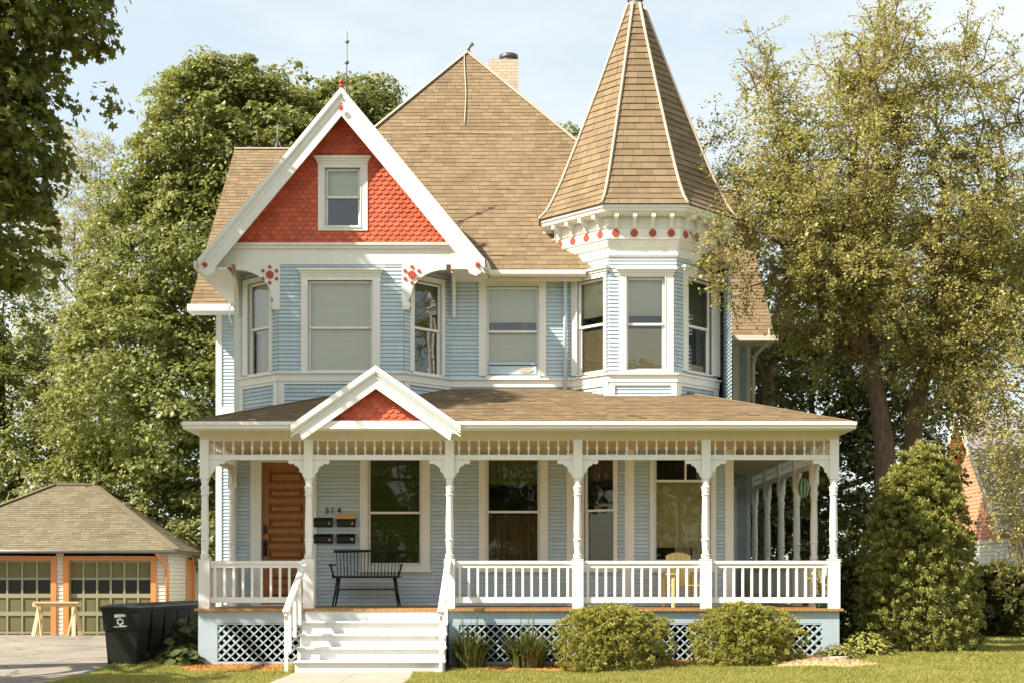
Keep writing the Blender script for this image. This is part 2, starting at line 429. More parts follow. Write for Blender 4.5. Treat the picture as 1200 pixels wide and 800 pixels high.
def scallops(mb, F, tri, n0=.006, w=.135, row=.086, skip=()):
    (ua, za), (ub, zb), (uc, zc) = tri          # base left, base right, apex
    mb.face([F.P(ua, n0, za), F.P(ub, n0, zb), F.P(uc, n0, zc)])
    rows = int((zc - za) / row) + 2
    for r in range(rows):
        zt = za + r * row
        for i in range(int((ub - ua) / w) + 2):
            u = ua + (i + (.5 if r % 2 else 0)) * w
            f = (zt + row * .5 - za) / (zc - za)
            if f > 1: continue
            l = ua + (uc - ua) * f; rr = ub + (uc - ub) * f
            if u < l - w * .4 or u > rr + w * .4: continue
            if any(a < u < b and c < zt < d for a, b, c, d in skip): continue
            h = w * .492
            pts = [(-h, row * 1.5), (-h, .42 * row)] + [(-h * math.cos(a), .42 * row - h * .80 * math.sin(a)) for a in (R(25), R(50), R(72), R(90), R(108), R(130), R(155))] + [(h, .42 * row), (h, row * 1.5)]
            j = random.uniform(-.003, .003)
            def nn(z): return n0 + .004 + (row * 1.5 - z) / (row * 2.2) * (.034 + j)
            top = [F.P(u + a, nn(b), zt + b) for a, b in pts]
            bot = [F.P(u + a, nn(b) - .012, zt + b) for a, b in pts]
            mb.face(top)
            for q in range(1, len(pts) - 2):
                mb.face([bot[q], bot[q + 1], top[q + 1], top[q]])

# ================================================================== THE HOUSE
HOUSE = thing('victorian_house', 'pale blue two storey Victorian house with corner turret, red gables and white porch', 'house', (0, 4, 0))
YW = 2.5
X0L, X0R = -5.42, 4.20
BAY = [(-5.33, 2.5), (-4.44, 1.70), (-2.06, 1.70), (-1.22, 2.5)]
TC = (2.50, 3.39); TAW = 1.56
def octa(ap, z, k, c=TC):                       # vertex k of the octagon; k=0 front-left, 1 front-right, going right
    a = R(-112.5 + 45 * k); r = ap / math.cos(R(22.5))
    return Vector((c[0] + r * math.cos(a), c[1] + r * math.sin(a), z))
GB = [(1.17, 2.5), (2.235, 1.83), (4.20, 1.83), (4.20, 7.9)]   # ground floor room under the turret

Fm = Fr((X0L, YW), (1.17, YW))
Fbl, Fbf, Fbr = Fr(BAY[0], BAY[1]), Fr(BAY[1], BAY[2]), Fr(BAY[2], BAY[3])
def ofr(k, ap=TAW): a, b = octa(ap, 0, k), octa(ap, 0, k + 1); return Fr((a.x, a.y), (b.x, b.y))
Ftl, Ftf, Ftr = ofr(-1), ofr(0), ofr(1)
Fgl, Fgf, Fgs = Fr(GB[0], GB[1]), Fr(GB[1], GB[2]), Fr(GB[2], GB[3])
Fwl = Fr((-6.37, 5.2), (X0L, 5.2))
Fls = Fr((X0L, 5.2), (X0L, YW))
Fwr = Fr((4.2, 7.9), (5.63, 7.9))

# ---------------- windows
OPS = {}
def window(F, key, cu0, cu1, cz0, cz1, pu0, pu1, pz0, pz1, zm, crown=True, sill=True, glass='glass', shade=None, transom=None, extra=None, label=None, mull=False, cw=None):
    e = .045
    OPS.setdefault(key, []).append((pu0 - e, pu1 + e, pz0 - e, pz1 + e))
    b = MB()
    b.fbox(F, cu0, pu0 - e, -.01, .045, cz0, cz1); b.fbox(F, pu1 + e, cu1, -.01, .045, cz0, cz1)
    b.fbox(F, pu0 - e, pu1 + e, -.01, .045, pz1 + e, cz1)
    b.fbox(F, pu0 - e, pu1 + e, -.01, .045, cz0, pz0 - e)
    # inner stop bead and jambs
    b.fbox(F, pu0 - e - .02, pu0 - e, -.12, .055, pz0 - e, pz1 + e); b.fbox(F, pu1 + e, pu1 + e + .02, -.12, .055, pz0 - e, pz1 + e)
    b.fbox(F, pu0 - e - .02, pu1 + e + .02, -.12, .056, pz1 + e, pz1 + e + .02)
    b.fbox(F, pu0 - e - .02, pu1 + e + .02, -.12, .062, pz0 - e - .025, pz0 - e)
    if crown:
        b.fbox(F, cu0 - .035, cu1 + .035, -.008, .085, cz1, cz1 + .045)
        b.fbox(F, cu0 - .065, cu1 + .065, -.006, .12, cz1 + .045, cz1 + .085)
        b.fbox(F, cu0 - .012, cu1 + .012, -.009, .060, cz1 - .05, cz1)
    if sill:
        b.fbox(F, cu0 - .03, cu1 + .03, -.008, .085, cz0 - .05, cz0)
    w = b.build('window', M['white'], HOUSE)
    if label: w['label'] = label
    s = MB()
    for (a, c, zlo, zhi, n0, n1) in ((pu0, pu1, zm, pz1, -.045, -.012), (pu0, pu1, pz0, zm, -.075, -.046)):
        s.fbox(F, a - e, a, n0, n1, zlo - .02, zhi + (e if zhi == pz1 else 0)); s.fbox(F, c, c + e, n0, n1, zlo - (e if zlo == pz0 else .02), zhi + (e if zhi == pz1 else 0))
        if zlo == pz0: s.fbox(F, a - e, a, n0, n1, zlo - e, zlo - .02)
    s.fbox(F, pu0, pu1, -.0452, -.0125, pz1, pz1 + e); s.fbox(F, pu0, pu1, -.0752, -.0465, pz0 - e, pz0)
    s.fbox(F, pu0 - .001, pu1 + .001, -.0753, -.0115, zm - .022, zm + .022)
    if transom:
        s.fbox(F, (pu0 + pu1) / 2 - .02 + transom, (pu0 + pu1) / 2 + .02 + transom, -.046, -.013, zm, pz1)
    s.build('sash', M['white'], w)
    p = MB()
    p.face([F.P(pu0 - .01, -.030, zm), F.P(pu1 + .01, -.030, zm), F.P(pu1 + .01, -.030, pz1 + .01), F.P(pu0 - .01, -.030, pz1 + .01)])
    p.face([F.P(pu0 - .01, -.060, pz0 - .01), F.P(pu1 + .01, -.060, pz0 - .01), F.P(pu1 + .01, -.060, zm), F.P(pu0 - .01, -.060, zm)])
    p.build('pane', M[glass], w)
    for (nm, mat, z0, z1, ua, ub, wave) in (shade or []):
        q = MB(); N = 40; du = (pu1 - pu0 + .08)
        a0 = pu0 - .04 + du * ua; a1 = pu0 - .04 + du * ub
        P = [(a0 + (a1 - a0) * i / N, -.13 - wave * (1 + math.sin(i * 1.75 + 2 * math.sin(i * .7))) * .5) for i in range(N + 1)]
        for i in range(N):
            q.face([F.P(P[i][0], P[i][1], z0), F.P(P[i + 1][0], P[i + 1][1], z0), F.P(P[i + 1][0], P[i + 1][1] - wave * .3, z1), F.P(P[i][0], P[i][1] - wave * .3, z1)], smooth=True)
        q.fbox(F, a0, a1, -.15 - wave, -.128, z0 - .012, z0)
        q.build(nm, M[mat], w)
    if extra: extra(w, F, pu0, pu1, pz0, pz1, zm)
    return w

def wpx(F, key, c0, c1, ct, cb, p0, p1, pt, pb, pm, **k):
    u0, u1, a, b = F.U(c0), F.U(c1), F.U(p0), F.U(p1)
    Y = F.Y((a + b) / 2)
    z = lambda py: PZ(py, Y)
    sh = k.pop('shade', None)
    if sh: k['shade'] = [(n, m, z(lo), z(hi), a_, b_, w) for (n, m, lo, hi, a_, b_, w) in sh]
    return window(F, key, u0, u1, z(cb), z(ct), a, b, z(pb), z(pt), z(pm), **k)

FULL = lambda mat, t, b: [('blind', mat, b, t, 0, 1, 0.0)]
# upper floor
wpx(Fbl, 'bl', 286, 320, 325, 437, 294, 316, 334, 436, 385, crown=False, sill=False, shade=[('blind', 'drape', 440, 386, .12, .92, .05), ('blind', 'blind', 388, 330, 0, 1, 0)])
wpx(Fbf, 'bf', 353, 446, 321, 437, 364, 434, 332, 432, 384, sill=False, shade=FULL('blind', 330, 434))
wpx(Fbr, 'br', 480, 520, 325, 437, 486, 514, 334, 436, 386, crown=False, sill=False, shade=FULL('greenshade', 330, 440))
def ac(w, F, a, b, z0, z1, zm):
    h = .17
    q = MB(); q.fbox(F, a + .005, b - .005, -.09, -.018, z0 + .012, z0 + h); q.fbox(F, a - .002, b + .002, -.076, -.008, z0 + h + .03, z0 + h + .075)
    q.build('filler_panel', M['pipe'], w)
    g = MB(); g.fprism(F, [(b - .21 + .09 * math.cos(t) + .04 * (1 if math.cos(t) > 0 else -1), z0 + .09 + .045 * math.sin(t)) for t in [2 * math.pi * i / 16 for i in range(16)]], -.018, -.006)
    g.build('vent_plate', M['cable'], w)
wpx(Fm, 'm2', 561, 640, 326, 440, 573, 629, 339, 438.5, 388.5, sill=False, shade=[('blind', 'blind', 376, 335, 0, 1, 0), ('blind', 'blind', 424, 390, 0, 1, 0)], extra=ac)
wpx(Ftl, 'tl', 671, 712, 322, 437, 680, 707, 331, 434, 382, sill=False, shade=[('blind', 'blind', 370, 329, 0, 1, 0), ('blind', 'blindtan', 436, 386, 0, 1, 0)])
wpx(Ftf, 'tf', 726, 789, 320, 437, 736.5, 776, 328, 431, 380, sill=False, shade=[('blind', 'blind', 368, 326, 0, 1, 0), ('blind', 'blindtan', 433, 384, 0, 1, 0)])
wpx(Ftr, 'tr', 800, 842, 322, 437, 806, 830, 331, 434, 384, sill=False, shade=[('blind', 'greenshade', 384, 329, 0, 1, 0), ('blind', 'blindtan', 436, 426, 0, 1, 0)])
wpx(Fwr, 'wr', 838, 866, 402, 478, 840, 856, 414, 476, 444, sill=False, crown=False)
# porch windows
wpx(Fm, 'm1', 422, 504, 532, 667, 434, 491.5, 538, 659, 600.3, crown=False, glass='glassd', shade=[('shade', 'greenshade', 663, 535, 0, 1, 0)])
wpx(Fm, 'm1', 561, 642, 532, 667, 572.5, 630, 538, 659, 599.3, crown=False, glass='glassd', shade=[('curtain', 'valance', 566, 535, 0, 1, .05), ('curtain', 'curtain', 662, 602, 0, 1, .05)])
wpx(Fgl, 'gl', 683, 724.5, 532, 667, 688, 718, 538, 658, 597.5, crown=False, glass='glassd', shade=[('curtain', 'curtain', 561, 535, 0, 1, .04), ('shade', 'greenshade', 662, 600, 0, 1, 0)])
wpx(Fgf, 'gf', 761.5, 839, 532, 667, 769.5, 830, 536, 655, 563, crown=False, glass='glassd', transom=.06, shade=[('curtain', 'drape', 657, 600, .40, .66, .06), ('curtain', 'drape', 657, 605, .70, 1, .05), ('shade', 'blindtan', 640, 562, 0, 1, .02)])
# attic window comes with the gable
YG = 1.70
Fg = Fr((-5.36, YG), (-1.13, YG))
gz = PZ(286, YG)
wpx(Fg, 'g', 373, 431, 190, 271, 384, 419.5, 200.5, 263.5, 231, sill=False, shade=[('blind', 'blind', 231, 198, 0, 1, 0)])

# ---------------- walls
ZS = 5.0
b = MB()
DU = (Fm.U(306.5), Fm.U(361))
door_op = (DU[0], DU[1], .9, 3.83)
siding(b, Fm, 1.0, 4.12, OPS['m1'] + [door_op])
siding(b, Fm, ZS, 7.55, OPS['m2'], u0=Fm.U(520))
siding(b, Fls, 1.0, 4.12); siding(b, Fls, ZS - .7, 7.4)
siding(b, Fwl, 0.3, 7.4)
Fwg = Fr((-6.37, 13.8), (-6.37, 5.2)); siding(b, Fwg, .3, 7.4, exp=.15)
siding(b, Fr((4.2, 1.9), (4.2, 7.9)), 4.6, 7.5)
siding(b, Fwr, .9, 7.3, OPS['wr'])
siding(b, Fr((5.63, 7.9), (5.63, 16)), .2, 7.3, exp=.15)
# back of the house and the gable ends of the wings
b.face([(5.63, 16, 0), (-6.37, 16, 0), (-6.37, 16, 7.4), (5.63, 16, 7.4)])
b.face([(-6.37, 13.8, 0), (-6.37, 16, 0), (-6.37, 16, 7.4), (-6.37, 13.8, 7.4)])
b.face([(-6.37, 5.2, 7.4), (-6.37, 9.5, 11.8), (-6.37, 13.8, 7.4)])
b.face([(5.63, 7.9, 7.2), (5.63, 16, 7.2), (5.63, 12, 11.4)])
wall = b.build('wall', M['blue'], HOUSE)
b = MB()                                     # rooms behind the windows
b.box(X0L + .05, 4.12, 6.2, 6.3, .9, 7.42); b.box(X0L + .05, 1.10, 2.75, 6.2, .94, .98); b.box(X0L + .05, 4.12, 2.75, 6.2, 4.50, 4.56); b.box(X0L + .05, 4.12, 2.75, 6.2, 7.42, 7.46)
b.box(2.3, 4.12, 1.95, 2.75, 4.14, 4.18); b.box(1.3, 4.12, 2.0, 6.2, .94, .979); b.box(-1.6, -1.5, 2.7, 6.2, 1.0, 4.5); b.box(.2, .3, 2.7, 6.2, 4.56, 7.42)
b.build('interior', M['room'], HOUSE)
b = MB()
for F, k in ((Fbl, 'bl'), (Fbf, 'bf'), (Fbr, 'br')): siding(b, F, 4.7, 7.49, OPS[k])
b.build('bay_wall', M['blue'], HOUSE)
b = MB()
for F, k in ((Ftl, 'tl'), (Ftf, 'tf'), (Ftr, 'tr')): siding(b, F, 4.85, 7.82, OPS[k])
siding(b, ofr(2), 4.85, 7.82)
b.build('turret_wall', M['blue'], HOUSE)
b = MB()
siding(b, Fgl, 1.0, 4.12, OPS['gl']); siding(b, Fgf, 1.0, 4.12, OPS['gf']); siding(b, Fgs, 1.0, 4.12)
b.build('corner_room_wall', M['blue'], HOUSE)

b = MB(); b.fbox(Fwr, .10, .22, 0, .05, 1.0, 3.75); b.fbox(Fwr, .98, 1.10, 0, .05, 1.0, 3.75); b.fbox(Fwr, .22, .98, 0, .049, 3.6, 3.75)
sd = b.build('side_door_frame', M['white'], HOUSE)
b = MB(); b.fbox(Fwr, .22, .98, -.04, .012, 1.0, 2.1); b.fbox(Fwr, .22, .34, -.04, .012, 2.1, 3.6); b.fbox(Fwr, .86, .98, -.04, .012, 2.1, 3.6); b.fbox(Fwr, .34, .86, -.04, .012, 3.45, 3.6); b.build('door', M['white'], sd)
b = MB(); b.fbox(Fwr, .34, .86, -.03, .005, 2.1, 3.45); b.build('pane', M['black'], sd)
# ---------------- white trim: corner boards, belt courses
b = MB()
ZT0, ZT1 = 5.28, 5.455
def belt(F, u0, u1, cap=0.0):
    b.fbox(F, u0 - cap, u1 + cap, -.01, .045, ZT0 + .005, ZT1 - .03)
    b.fbox(F, u0 - cap * 2, u1 + cap * 2, -.01, .085, ZT1 - .03, ZT1)
belt(Fbl, 0, Fbl.L, .017); belt(Fbf, 0, Fbf.L, .017); belt(Fbr, 0, Fbr.L, .017)
belt(Fm, Fm.U(526), Fm.U(668))
b.build('belt_course', M['white'], HOUSE); b = MB()
for k in range(-1, 3):
    F = ofr(k); belt(F, 0, F.L, .017)
    for u in (0, F.L - .11): b.fbox(F, u, u + .11, -.01, .035, 4.8, ZT0)
    b.fbox(F, .11, F.L - .11, -.01, .034, ZT0 - .055, ZT0)
    b.fbox(F, -.01, F.L + .01, -.01, .04, 4.78, 5.035 if k == 0 else 4.95)
b.build('belt_course', M['white'], HOUSE); b = MB()
for F in (Fbl, Fbf, Fbr):
    for u in (0, F.L - .12): b.fbox(F, u, u + .12, -.01, .035, 4.5, ZT0)
    b.fbox(F, .12, F.L - .12, -.01, .033, ZT0 - .05, ZT0)
b.build('bay_trim', M['white'], HOUSE); b = MB()
b.fbox(Fwl, 0, .10, -.01, .03, .3, 7.35); b.fbox(Fwl, .10, Fwl.L, -.01, .05, 5.0, 5.25)
b.fbox(Fwg, Fwg.L - .1, Fwg.L, 0, .03, .3, 7.35)
b.build('corner_board', M['white'], HOUSE); b = MB()
b.fbox(Fwr, Fwr.L - .1, Fwr.L, -.01, .03, .9, 7.2); b.build('corner_board', M['white'], HOUSE); b = MB()
b.fbox(Fgf, -.02, .10, -.01, .035, 1, 4.1); b.fbox(Fgl, Fgl.L - .07, Fgl.L, -.01, .034, 1, 4.1)
b.build('corner_board', M['white'], HOUSE); b = MB()
b.fbox(Fgf, Fgf.L - .13, Fgf.L + .03, -.01, .035, 1, 4.1); b.fbox(Fgs, 0, .12, -.01, .03, 1, 4.1)
b.build('corner_board', M['white'], HOUSE); b = MB()
b.fbox(Fgl, 0, .06, -.01, .03, 1, 4.1); b.fbox(Fm, Fm.L - .10, Fm.L - .0, -.01, .03, 1, 4.1)
b.build('corner_trim', M['white'], HOUSE)
b = MB(); b.box(-5.44, -5.30, 2.46, 2.53, 4.2, 7.48); b.build('corner_board', M['white'], HOUSE)
# siding panel frame on the main wall between bay and turret stays under the belt course

# ---------------- gable over the bay
ZB0, ZB1 = 7.49, gz
b = MB()
b.fbox(Fg, 0, Fg.L, -.10, .02, ZB0, ZB1 - .10); b.fbox(Fg, -.03, Fg.L + .03, -.10, .06, ZB1 - .10, ZB1 - .04); b.fbox(Fg, -.05, Fg.L + .05, -.10, .10, ZB1 - .04, ZB1)
b.face([(-5.36, 1.78, 7.488), (-1.13, 1.78, 7.488), (-1.13, 2.52, 7.488), (-5.36, 2.52, 7.488)])
Fgx = Fr((-5.36, 2.6), (-5.36, 1.72)); b.fbox(Fgx, 0, Fgx.L, -.08, 0, ZB0 + .002, ZB1 - .01)
Fgy = Fr((-1.13, 1.72), (-1.13, 2.6)); b.fbox(Fgy, 0, Fgy.L, -.08, 0, ZB0 + .002, ZB1 - .01)
b.build('gable_beam', M['white'], HOUSE)
GX, GZ, GP = -3.19, 10.70, 1.20                # gable apex and pitch
b = MB()
tri = [(0.12, ZB1), (Fg.L - .1, ZB1), (GX + 5.36, ZB1 + 2.05 * GP + .22)]
tri = [(GX + 5.36 - 2.12, ZB1), (GX + 5.36 + 2.12, ZB1), (GX + 5.36, ZB1 + 2.12 * GP)]
wo = OPS['g'][0]
scallops(b, Fg, tri, skip=[(wo[0] - .02, wo[1] + .02, wo[2] - .12, wo[3] + .01)])
gshing = b
# cut the backing triangle round the window: replace with strips
bb = MB(); bb.v, bb.f, bb.uv, bb.smooth = b.v[3:], [[i - 3 for i in f] for f in b.f[1:]], b.uv[1:], b.smooth[1:]
def triz(z): k = (tri[2][1] - z) / (tri[2][1] - tri[0][1]); return tri[2][0] - 2.12 * k, tri[2][0] + 2.12 * k
def quad(za, zb, la, lb, ra, rb): bb.face([Fg.P(la, .006, za), Fg.P(ra, .006, za), Fg.P(rb, .006, zb), Fg.P(lb, .006, zb)])
l0, r0 = triz(ZB1); l1, r1 = triz(wo[2]); l2, r2 = triz(wo[3])
quad(ZB1, wo[2], l0, l1, r0, r1); quad(wo[2], wo[3], l1, l2, wo[0], wo[0]); quad(wo[2], wo[3], wo[1], wo[1], r1, r2)
bb.face([Fg.P(l2, .006, wo[3]), Fg.P(r2, .006, wo[3]), Fg.P(tri[2][0], .006, tri[2][1])])
bb.build('gable_shingles', M['red'], HOUSE)
# bargeboards
YB = 1.28
def bargeboard(sgn, gx, gz_, half, pitch, ybar, vert, tail, y1):
    F = Fr((gx, ybar), (gx + 1, ybar))
    zb = gz_ - pitch * half
    b = MB()
    poly = [(0, gz_), (sgn * half, zb), (sgn * (half - tail * .1), zb - tail * .7), (sgn * (half - tail * .55), zb - tail * 1.0), (sgn * (half - tail * .95), zb - tail * .85), (sgn * (half - tail * 1.15), zb - vert + pitch * tail * 1.15), (0, gz_ - vert)]
    if sgn > 0: poly = poly[::-1]
    b.fprism(F, poly, -.035, 0)
    for o0, o1, p in ((0, .11, .055), (.11, .15, .03), (vert * .45, vert * .45 + .03, .018)):
        q = [(0, gz_ - o0), (sgn * half, zb - o0), (sgn * half, zb - o1), (0, gz_ - o1)]
        if sgn > 0: q = q[::-1]
        b.fprism(F, q, 0.001, p)
    o = b.build('bargeboard', M['white'], HOUSE)
    return o, F, zb
for sgn in (-1, 1):
    o, F, zb = bargeboard(sgn, GX, GZ, 2.68, GP, YB, .52, .30, YG)
    r = MB(); r.disc(F, sgn * 2.55, 0, .034, zb - .10, .046); r.disc(F, sgn * 2.55, .034, .044, zb - .10, .018)
    r.build('rosette', M['redtrim'], o)
r = MB(); r.disc(Fr((GX, YB), (GX + 1, YB)), 0, .05, .072, GZ - .40, .048); r.build('rosette', M['redtrim'], HOUSE)
r = MB(); r.ball((GX, YB - .02, GZ + .10), .05); r.lathe([(.05, 0), (.03, .06)], 8, (GX, YB - .02, GZ)); r.build('finial_ball', M['redtrim'], HOUSE)
# gable roof slopes with soffit planks
def slab_roof(name, pts, mat='roof', th=.10, und='soffit', parent=HOUSE, course=.14):
    b = MB(); shingle(b, pts, course); o = b.build(name, M[mat], parent)
    P = [Vector(p) for p in pts]
    n = (P[1] - P[0]).cross(P[2] - P[0]).normalized()
    if n.z < 0: n = -n; P = P[::-1]
    u = MB(); lo = [p - n * th for p in P]; hi = [p - n * .006 for p in P]
    u.face(lo[::-1])
    for i in range(len(P)): u.face([lo[i], lo[(i + 1) % len(P)], hi[(i + 1) % len(P)], hi[i]])
    u.build('soffit', M[und], o)
    return o
ge = 2.70
slab_roof('gable_roof', [(GX - ge, YB + .03, GZ - GP * ge), (GX, YB + .03, GZ), (GX, 5.0, GZ), (GX - ge, 5.6, GZ - GP * ge)])
slab_roof('gable_roof', [(GX + ge, YB + .03, GZ - GP * ge), (GX + ge, 2.2, GZ - GP * ge), (GX, 5.0, GZ), (GX, YB + .03, GZ)])
# boxed eave along the gable's left side
b = MB(); zE = GZ - GP * ge
b.box(GX - ge - .02, -5.36, 1.36, 5.2, zE - .13, zE - .10); b.box(GX - ge - .08, GX - ge - .02, 1.34, 5.5, zE - .12, zE + .02)
b.build('eave', M['white'], HOUSE)
for sg in (-1, 1):
    b = MB(); of = 2.14 if sg < 0 else 2.03
    xi = GX + sg * of
    pts = [(GX + sg * ge, 1.67, zE - .13), (xi, 1.67, zE - .13), (xi, 1.67, GZ - GP * of - .10), (GX + sg * ge, 1.67, zE - .02)]
    b.face(pts); b.build('eave_return', M['white'], HOUSE)
b = MB(); b.box(GX + 2.06, GX + ge + .02, 1.37, 2.5, zE - .13, zE - .10); b.build('eave', M['white'], HOUSE)
# corner brackets with sunbursts
def corner_bracket(sgn):
    # leg side at u=0 going outward by sgn
    W = .84
    z = ZB0
    arc = [(.17 + (W - .17) * (1 - math.cos(t)), -.60 + .50 * math.sin(t)) for t in [R(90) * i / 10 for i in range(11)]]
    poly = [(0, 0), (0, -.86), (.13, -.86), (.17, -.76), (.12, -.69)] + arc + [(W, -.02), (W, 0)]
    ax = BAY[1][0] + .03 if sgn < 0 else BAY[2][0] - .03
    F = Fr((ax, YG), (ax + 1, YG))
    pl = [(sgn * u, z + v) for u, v in poly]
    if sgn < 0: pl = pl
    else: pl = pl[::-1]
    pl = pl[::-1]
    b = MB(); b.fprism(F, pl, -.03, .025)
    # return bracket going back to the wall
    xe = -5.36 if sgn < 0 else -1.13
    F2 = Fr((xe, 2.48), (xe, 1.72))
    b.fprism(F2, [(0, z), (0, z - .86), (.06, z - .86), (.09, z - .72)] + [(.09 + .60 * (1 - math.cos(t)), z - .62 + .54 * math.sin(t)) for t in [R(90) * i / 8 for i in range(9)]] + [(.76, z - .06), (.76, z)], -.03, .03)
    o = b.build('corner_bracket', M['white'], HOUSE)
    r = MB(); c = (sgn * .19, z - .20)
    r.disc(F, c[0], .025, .05, c[1], .075)
    for i in range(6):
        a = R(60 * i + 30); r.disc(F, c[0] + .15 * math.cos(a), .025, .045, c[1] + .15 * math.sin(a), .033, 10)
    r.build('rosette', M['redtrim'], o)
    d = MB(); d.ball((xe, YG - .02, z - .10), .046); d.build('drop_ball', M['redtrim'], o)
corner_bracket(-1); corner_bracket(1)

# ---------------- main roof
AX, AZ = -1.03, 13.76
AY = 2.1 + 5.3
FLc, FRc = (-5.98, 2.1, 7.5), (4.27, 2.1, 7.5)
BLc, BRc = (-5.98, 12.7, 7.5), (4.27, 12.7, 7.5)
A = (AX, AY, AZ)
b = MB()
for p in ((FLc, FRc, A), (FRc, BRc, A), (BRc, BLc, A), (BLc, FLc, A)): shingle(b, p)
roof = b.build('roof', M['roof'], HOUSE)
b = MB()
for c in (FLc, FRc): b.bar(Vector(c) + Vector((0, 0, .03)), Vector(A) + Vector((0, 0, .02)), .11, .025)
b.build('hip_cap', M['hip'], roof)
b = MB(); b.box(-.5, 4.27, 2.14, 2.6, 7.36, 7.40); b.box(-.5, 1.35, 2.16, 2.2, 7.28, 7.47)
b.build('eave', M['soffit'], HOUSE)
b = MB()
b.tube([(-.52, 1.95, 7.62), (-.44, 2.0, 7.42), (-.40, 2.08, 7.40), (1.42, 2.08, 7.40)], .055, 8)
b.box(-.42, 1.42, 2.02, 2.16, 7.39, 7.47)
b.tube([(-.56, 1.88, 7.60), (-.60, 1.75, 7.62)], .06, 8)
b.build('gutter', M['gutter'], HOUSE)
xd = PX(662.5, YW - .1)
b = MB(); b.tube([(xd, 2.12, 7.42), (xd, 2.40, 7.30), (xd, 2.42, 7.1), (xd, 2.42, 5.22)], .042, 8)
for z in (5.6, 6.5): b.box(xd - .055, xd + .055, 2.42, 2.5, z, z + .03)
b.build('downspout', M['pipe'], HOUSE)
# lightning cables on the roof
def onroof(px, py):
    # point on the main front slope under pixel (px,py)
    k = (HY - py) / FPX; sl = (AZ - 7.5) / 5.3
    Y = (7.5 - sl * 2.1 - CAMZ + k * CAMY * 1.0 * 1 - 0) ; Y = (k * (-CAMY) + CAMZ - 7.5 + sl * 2.1) / (sl - k)
    return Vector((PX(px, Y), Y - .02, PZ(py, Y) + .03))
b = MB(); b.tube([onroof(x, 158 - .6 * math.sin(x * .05)) for x in range(446, 676, 20)], .009, 6)
b.tube([onroof(545 + math.sin(y * .07), y) for y in range(64, 160, 12)], .011, 6)
b.build('lightning_cable', M['cable'], roof)
# lightning rod on the gable ridge
b = MB(); rx, ry = GX, 2.0
b.tube([(rx - .0, ry, GZ - .05), (rx + .02, ry, GZ + 1.35)], [.018, .010], 6)
b.ball((rx + .012, ry, GZ + .75), .045); b.ball((rx + .018, ry, GZ + 1.15), .04)
for a in range(3):
    t = R(120 * a + 20); b.tube([(rx + .15 * math.cos(t), ry + .15 * math.sin(t), GZ - .1), (rx + .005, ry, GZ + .3)], .009, 5)
b.build('lightning_rod', M['rodmetal'], HOUSE)

# ---------------- left and right wings
def wing_roof(X0, X1, Ye, Yr, Yb, Ze, Zr, nm):
    o = slab_roof(nm, [(X0, Ye, Ze), (X0, Yr, Zr), (X1, Yr, Zr), (X1, Ye, Ze)])
    slab_roof(nm, [(X0, Yb, Ze), (X1, Yb, Ze), (X1, Yr, Zr), (X0, Yr, Zr)])
    return o
lw = wing_roof(-6.87, -1.5, 4.8, 9.5, 14.2, 7.35, 12.18, 'wing_roof')
rw = wing_roof(6.10, .5, 7.4, 12.0, 16.6, 7.15, 11.95, 'wing_roof')
b = MB(); b.box(-6.87, -1.5, 9.44, 9.56, 12.17, 12.21); b.build('ridge_cap', M['hip'], lw)
b = MB(); b.box(-6.90, -5.9, 4.70, 4.80, 7.22, 7.36); b.box(-6.88, -5.4, 4.80, 5.2, 7.22, 7.25); b.box(-6.90, -6.86, 4.72, 5.2, 7.20, 7.36); b.build('fascia', M['white'], lw)
b = MB(); b.box(4.2, 6.16, 7.28, 7.40, 7.05, 7.17); b.box(4.2, 6.10, 7.40, 7.9, 7.03, 7.06)
b.tube([(5.95, 7.36, 7.05), (5.72, 7.75, 6.8), (5.68, 7.82, 6.6), (5.68, 7.82, 5.0)], .04, 7)
for x in (4.9, 5.95): b.box(x, x + .02, 7.30, 7.36, 7.17, 7.36)
b.build('gutter', M['gutter'], rw)
r = MB(); r.tube([(-5.9, 10, 12.2), (-5.9, 10, 13.0)], .012, 5)
for a in range(3):
    t = R(120 * a); r.tube([(-5.9 + .18 * math.cos(t), 10 + .18 * math.sin(t), 12.15), (-5.9, 10, 12.6)], .012, 5)
r.build('lightning_rod', M['rodmetal'], HOUSE)
r = MB(); r.tube([(-5.75, 4.6, 7.6), (-5.95, 4.4, 7.2), (-5.9, 4.3, 6.95), (-5.6, 3.2, 6.6), (-5.42, 2.6, 6.5)], .012, 5); r.build('service_cable', M['rodmetal'], HOUSE)

# ---------------- chimney
cy = 8.6; cx0, cx1 = PX(573, cy), PX(607.5, cy); cz = PZ(76, cy)
b = MB()
for (p, q, l) in (((cx0, cy - .35), (cx1, cy - .35), cx1 - cx0), ((cx1, cy - .35), (cx1, cy + .35), .7), ((cx1, cy + .35), (cx0, cy + .35), cx1 - cx0), ((cx0, cy + .35), (cx0, cy - .35), .7)):
    b.face([(p[0], p[1], 11), (q[0], q[1], 11), (q[0], q[1], cz), (p[0], p[1], cz)], uv=[(0, 0), (l, 0), (l, cz - 11), (0, cz - 11)])
b.face([(cx0, cy - .35, cz), (cx1, cy - .35, cz), (cx1, cy + .35, cz), (cx0, cy + .35, cz)])
ch = b.build('chimney', M['brick'], roof)
b = MB(); c = ((cx0 + cx1) / 2 + .12, cy, cz)
b.lathe([(.22, 0), (.22, .09)], 16, c); b.lathe([(.22, .10), (.235, .12), (.225, .21), (.16, .235)], 18, c)
for a in range(5):
    t = R(72 * a); b.box(c[0] + .2 * math.cos(t) - .02, c[0] + .2 * math.cos(t) + .02, c[1] + .2 * math.sin(t) - .02, c[1] + .2 * math.sin(t) + .02, cz + .05, cz + .14)
b.build('chimney_cap', M['metal'], ch)
